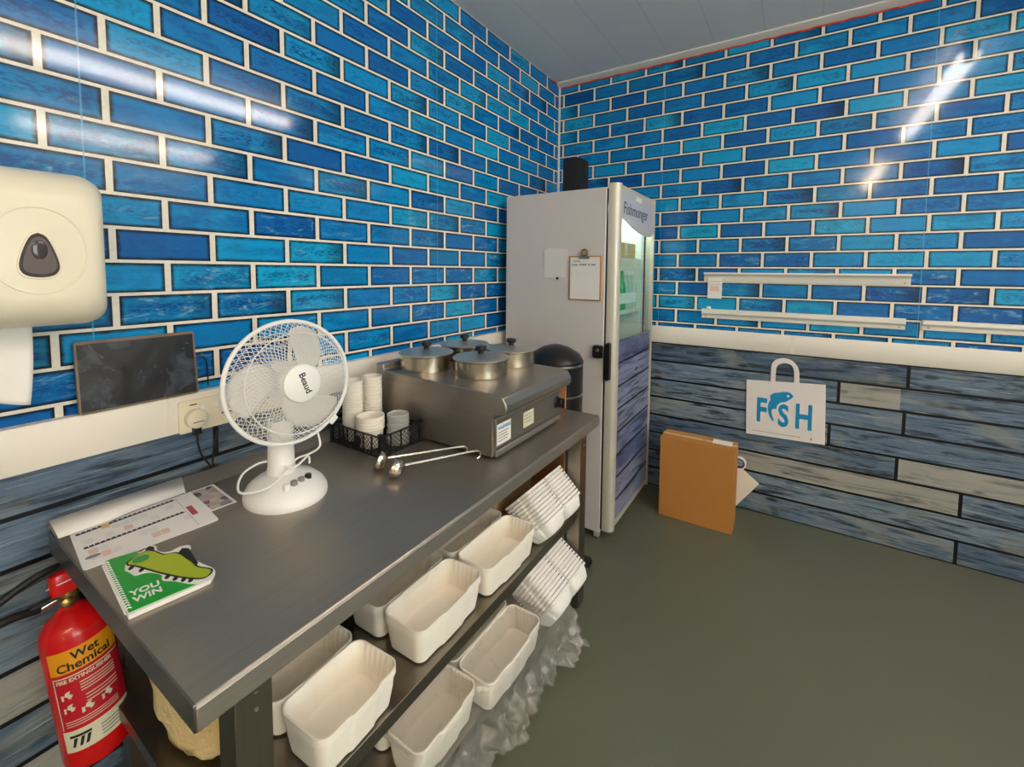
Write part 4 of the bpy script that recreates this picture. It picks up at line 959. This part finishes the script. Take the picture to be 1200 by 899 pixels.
# sack of foam boxes under the near table end
rng = random.Random(5); V = []
rs = []
for i in range(15):
    a = pi * (i + .5) / 15; ring_ = []
    for k in range(28):
        b = 2 * pi * k / 28; n_ = 1 + .08 * sin(3 * b + i) + .05 * sin(7 * b - 1.7 * i) + .03 * rng.uniform(-1, 1)
        ring_.append((.135 * sin(a) ** .6 * cos(b) * n_, .06 * sin(a) ** .6 * sin(b) * n_, .10 - .10 * cos(a) + .012 * sin(2 * b + i)))
    rs.append(ring_)
mn = min(p[2] for r in rs for p in r)
rs = [[(x, y, z - mn) for x, y, z in r] for r in rs]
sk = MB().add(rings(rs), 'sack').build('food_box_sack', loc=(.45, -2.462, S1 + .001), angle=80); tag(sk, 'yellowish plastic sack of foam boxes on the shelf under the near table end', 'sack')

# clear film clinging to the two low stacks and trailing to the floor
V = []; Fc = []; NY, NS = 110, 46
def sst(a, b, x):
    t_ = max(0, min(1, (x - a) / (b - a))); return t_ * t_ * (3 - 2 * t_)
for i in range(NY + 1):
    y = -2.13 + .72 * i / NY
    xe = .738 + .037 * sst(-1.895, -1.865, y); flare = sst(-1.60, -1.44, y); mid = sst(-1.90, -1.86, y) * (1 - sst(-1.80, -1.70, y))
    prof = [(xe - .17, .196), (xe - .08, .1955), (xe - .004, .1955), (xe + .006, .188), (xe + .008 + .03 * flare, .13), (xe + .004 + .055 * flare, .085), (xe + .03 + .05 * flare + .02 * mid, .05), (xe + .045 + .04 * flare, .012 + .04 * flare)]
    for j in range(NS + 1):
        s = j / NS * (len(prof) - 1); k = min(int(s), len(prof) - 2); f_ = s - k
        x = prof[k][0] + (prof[k + 1][0] - prof[k][0]) * f_; z = prof[k][1] + (prof[k + 1][1] - prof[k][1]) * f_
        w = max(0, j / NS - .42); cr = w * (1 + flare + mid)
        x += cr * (.016 * sin(y * 63 + s * 2.1) + .010 * sin(y * 131 - s * 3.7) + .006 * sin(y * 231 + s * 6.0))
        z += .0015 * sin(y * 83 + s * 4) * (1 - min(1, w * 4)) + cr * .014 * sin(y * 77 + s * 2)
        V.append((x, y + cr * .012 * sin(s * 5 + y * 40), max(.003, z)))
for i in range(NY):
    for j in range(NS): Fc.append((i * (NS + 1) + j, i * (NS + 1) + j + 1, (i + 1) * (NS + 1) + j + 1, (i + 1) * (NS + 1) + j))
pf = MB().add((V, Fc), 'film').build('plastic_wrap', angle=80); tag(pf, 'crumpled clear plastic wrap draped over the bottom takeaway boxes', 'plastic wrap')

# ------------------------------------------------------------------ camera, world, light
cam = bpy.data.cameras.new('camera'); co = bpy.data.objects.new('camera', cam); COL.objects.link(co)
cam.sensor_fit = 'HORIZONTAL'; cam.sensor_width = 36; cam.lens = 516.7068 / 1200 * 36; cam.shift_y = -98.3148 / 1200; cam.clip_start = .02
r0 = (.8395361153786782, .5432434377354876, .008104216939847073); r1 = (.04258394921134913, -.050924540611206146, -.997794216476074); r2 = (-.5416324567863745, .8380293900101995, -.06588644196410245)
co.matrix_world = Matrix(((r0[0], -r1[0], -r2[0], 1.44989), (r0[1], -r1[1], -r2[1], -2.83054), (r0[2], -r1[2], -r2[2], 1.37599), (0, 0, 0, 1)))
scene.camera = co
w = bpy.data.worlds.new('world'); scene.world = w; w.use_nodes = True
w.node_tree.nodes['Background'].inputs[0].default_value = (1, .975, .955, 1); w.node_tree.nodes['Background'].inputs[1].default_value = 10.0
vs = scene.view_settings; vs.view_transform = 'Standard'; vs.look = 'None'; vs.gamma = 1; vs.exposure = 0.1; vs.use_curve_mapping = False
scene.cycles.use_denoising = True
scene.cycles.max_bounces = 10; scene.cycles.diffuse_bounces = 5; scene.cycles.transparent_max_bounces = 24
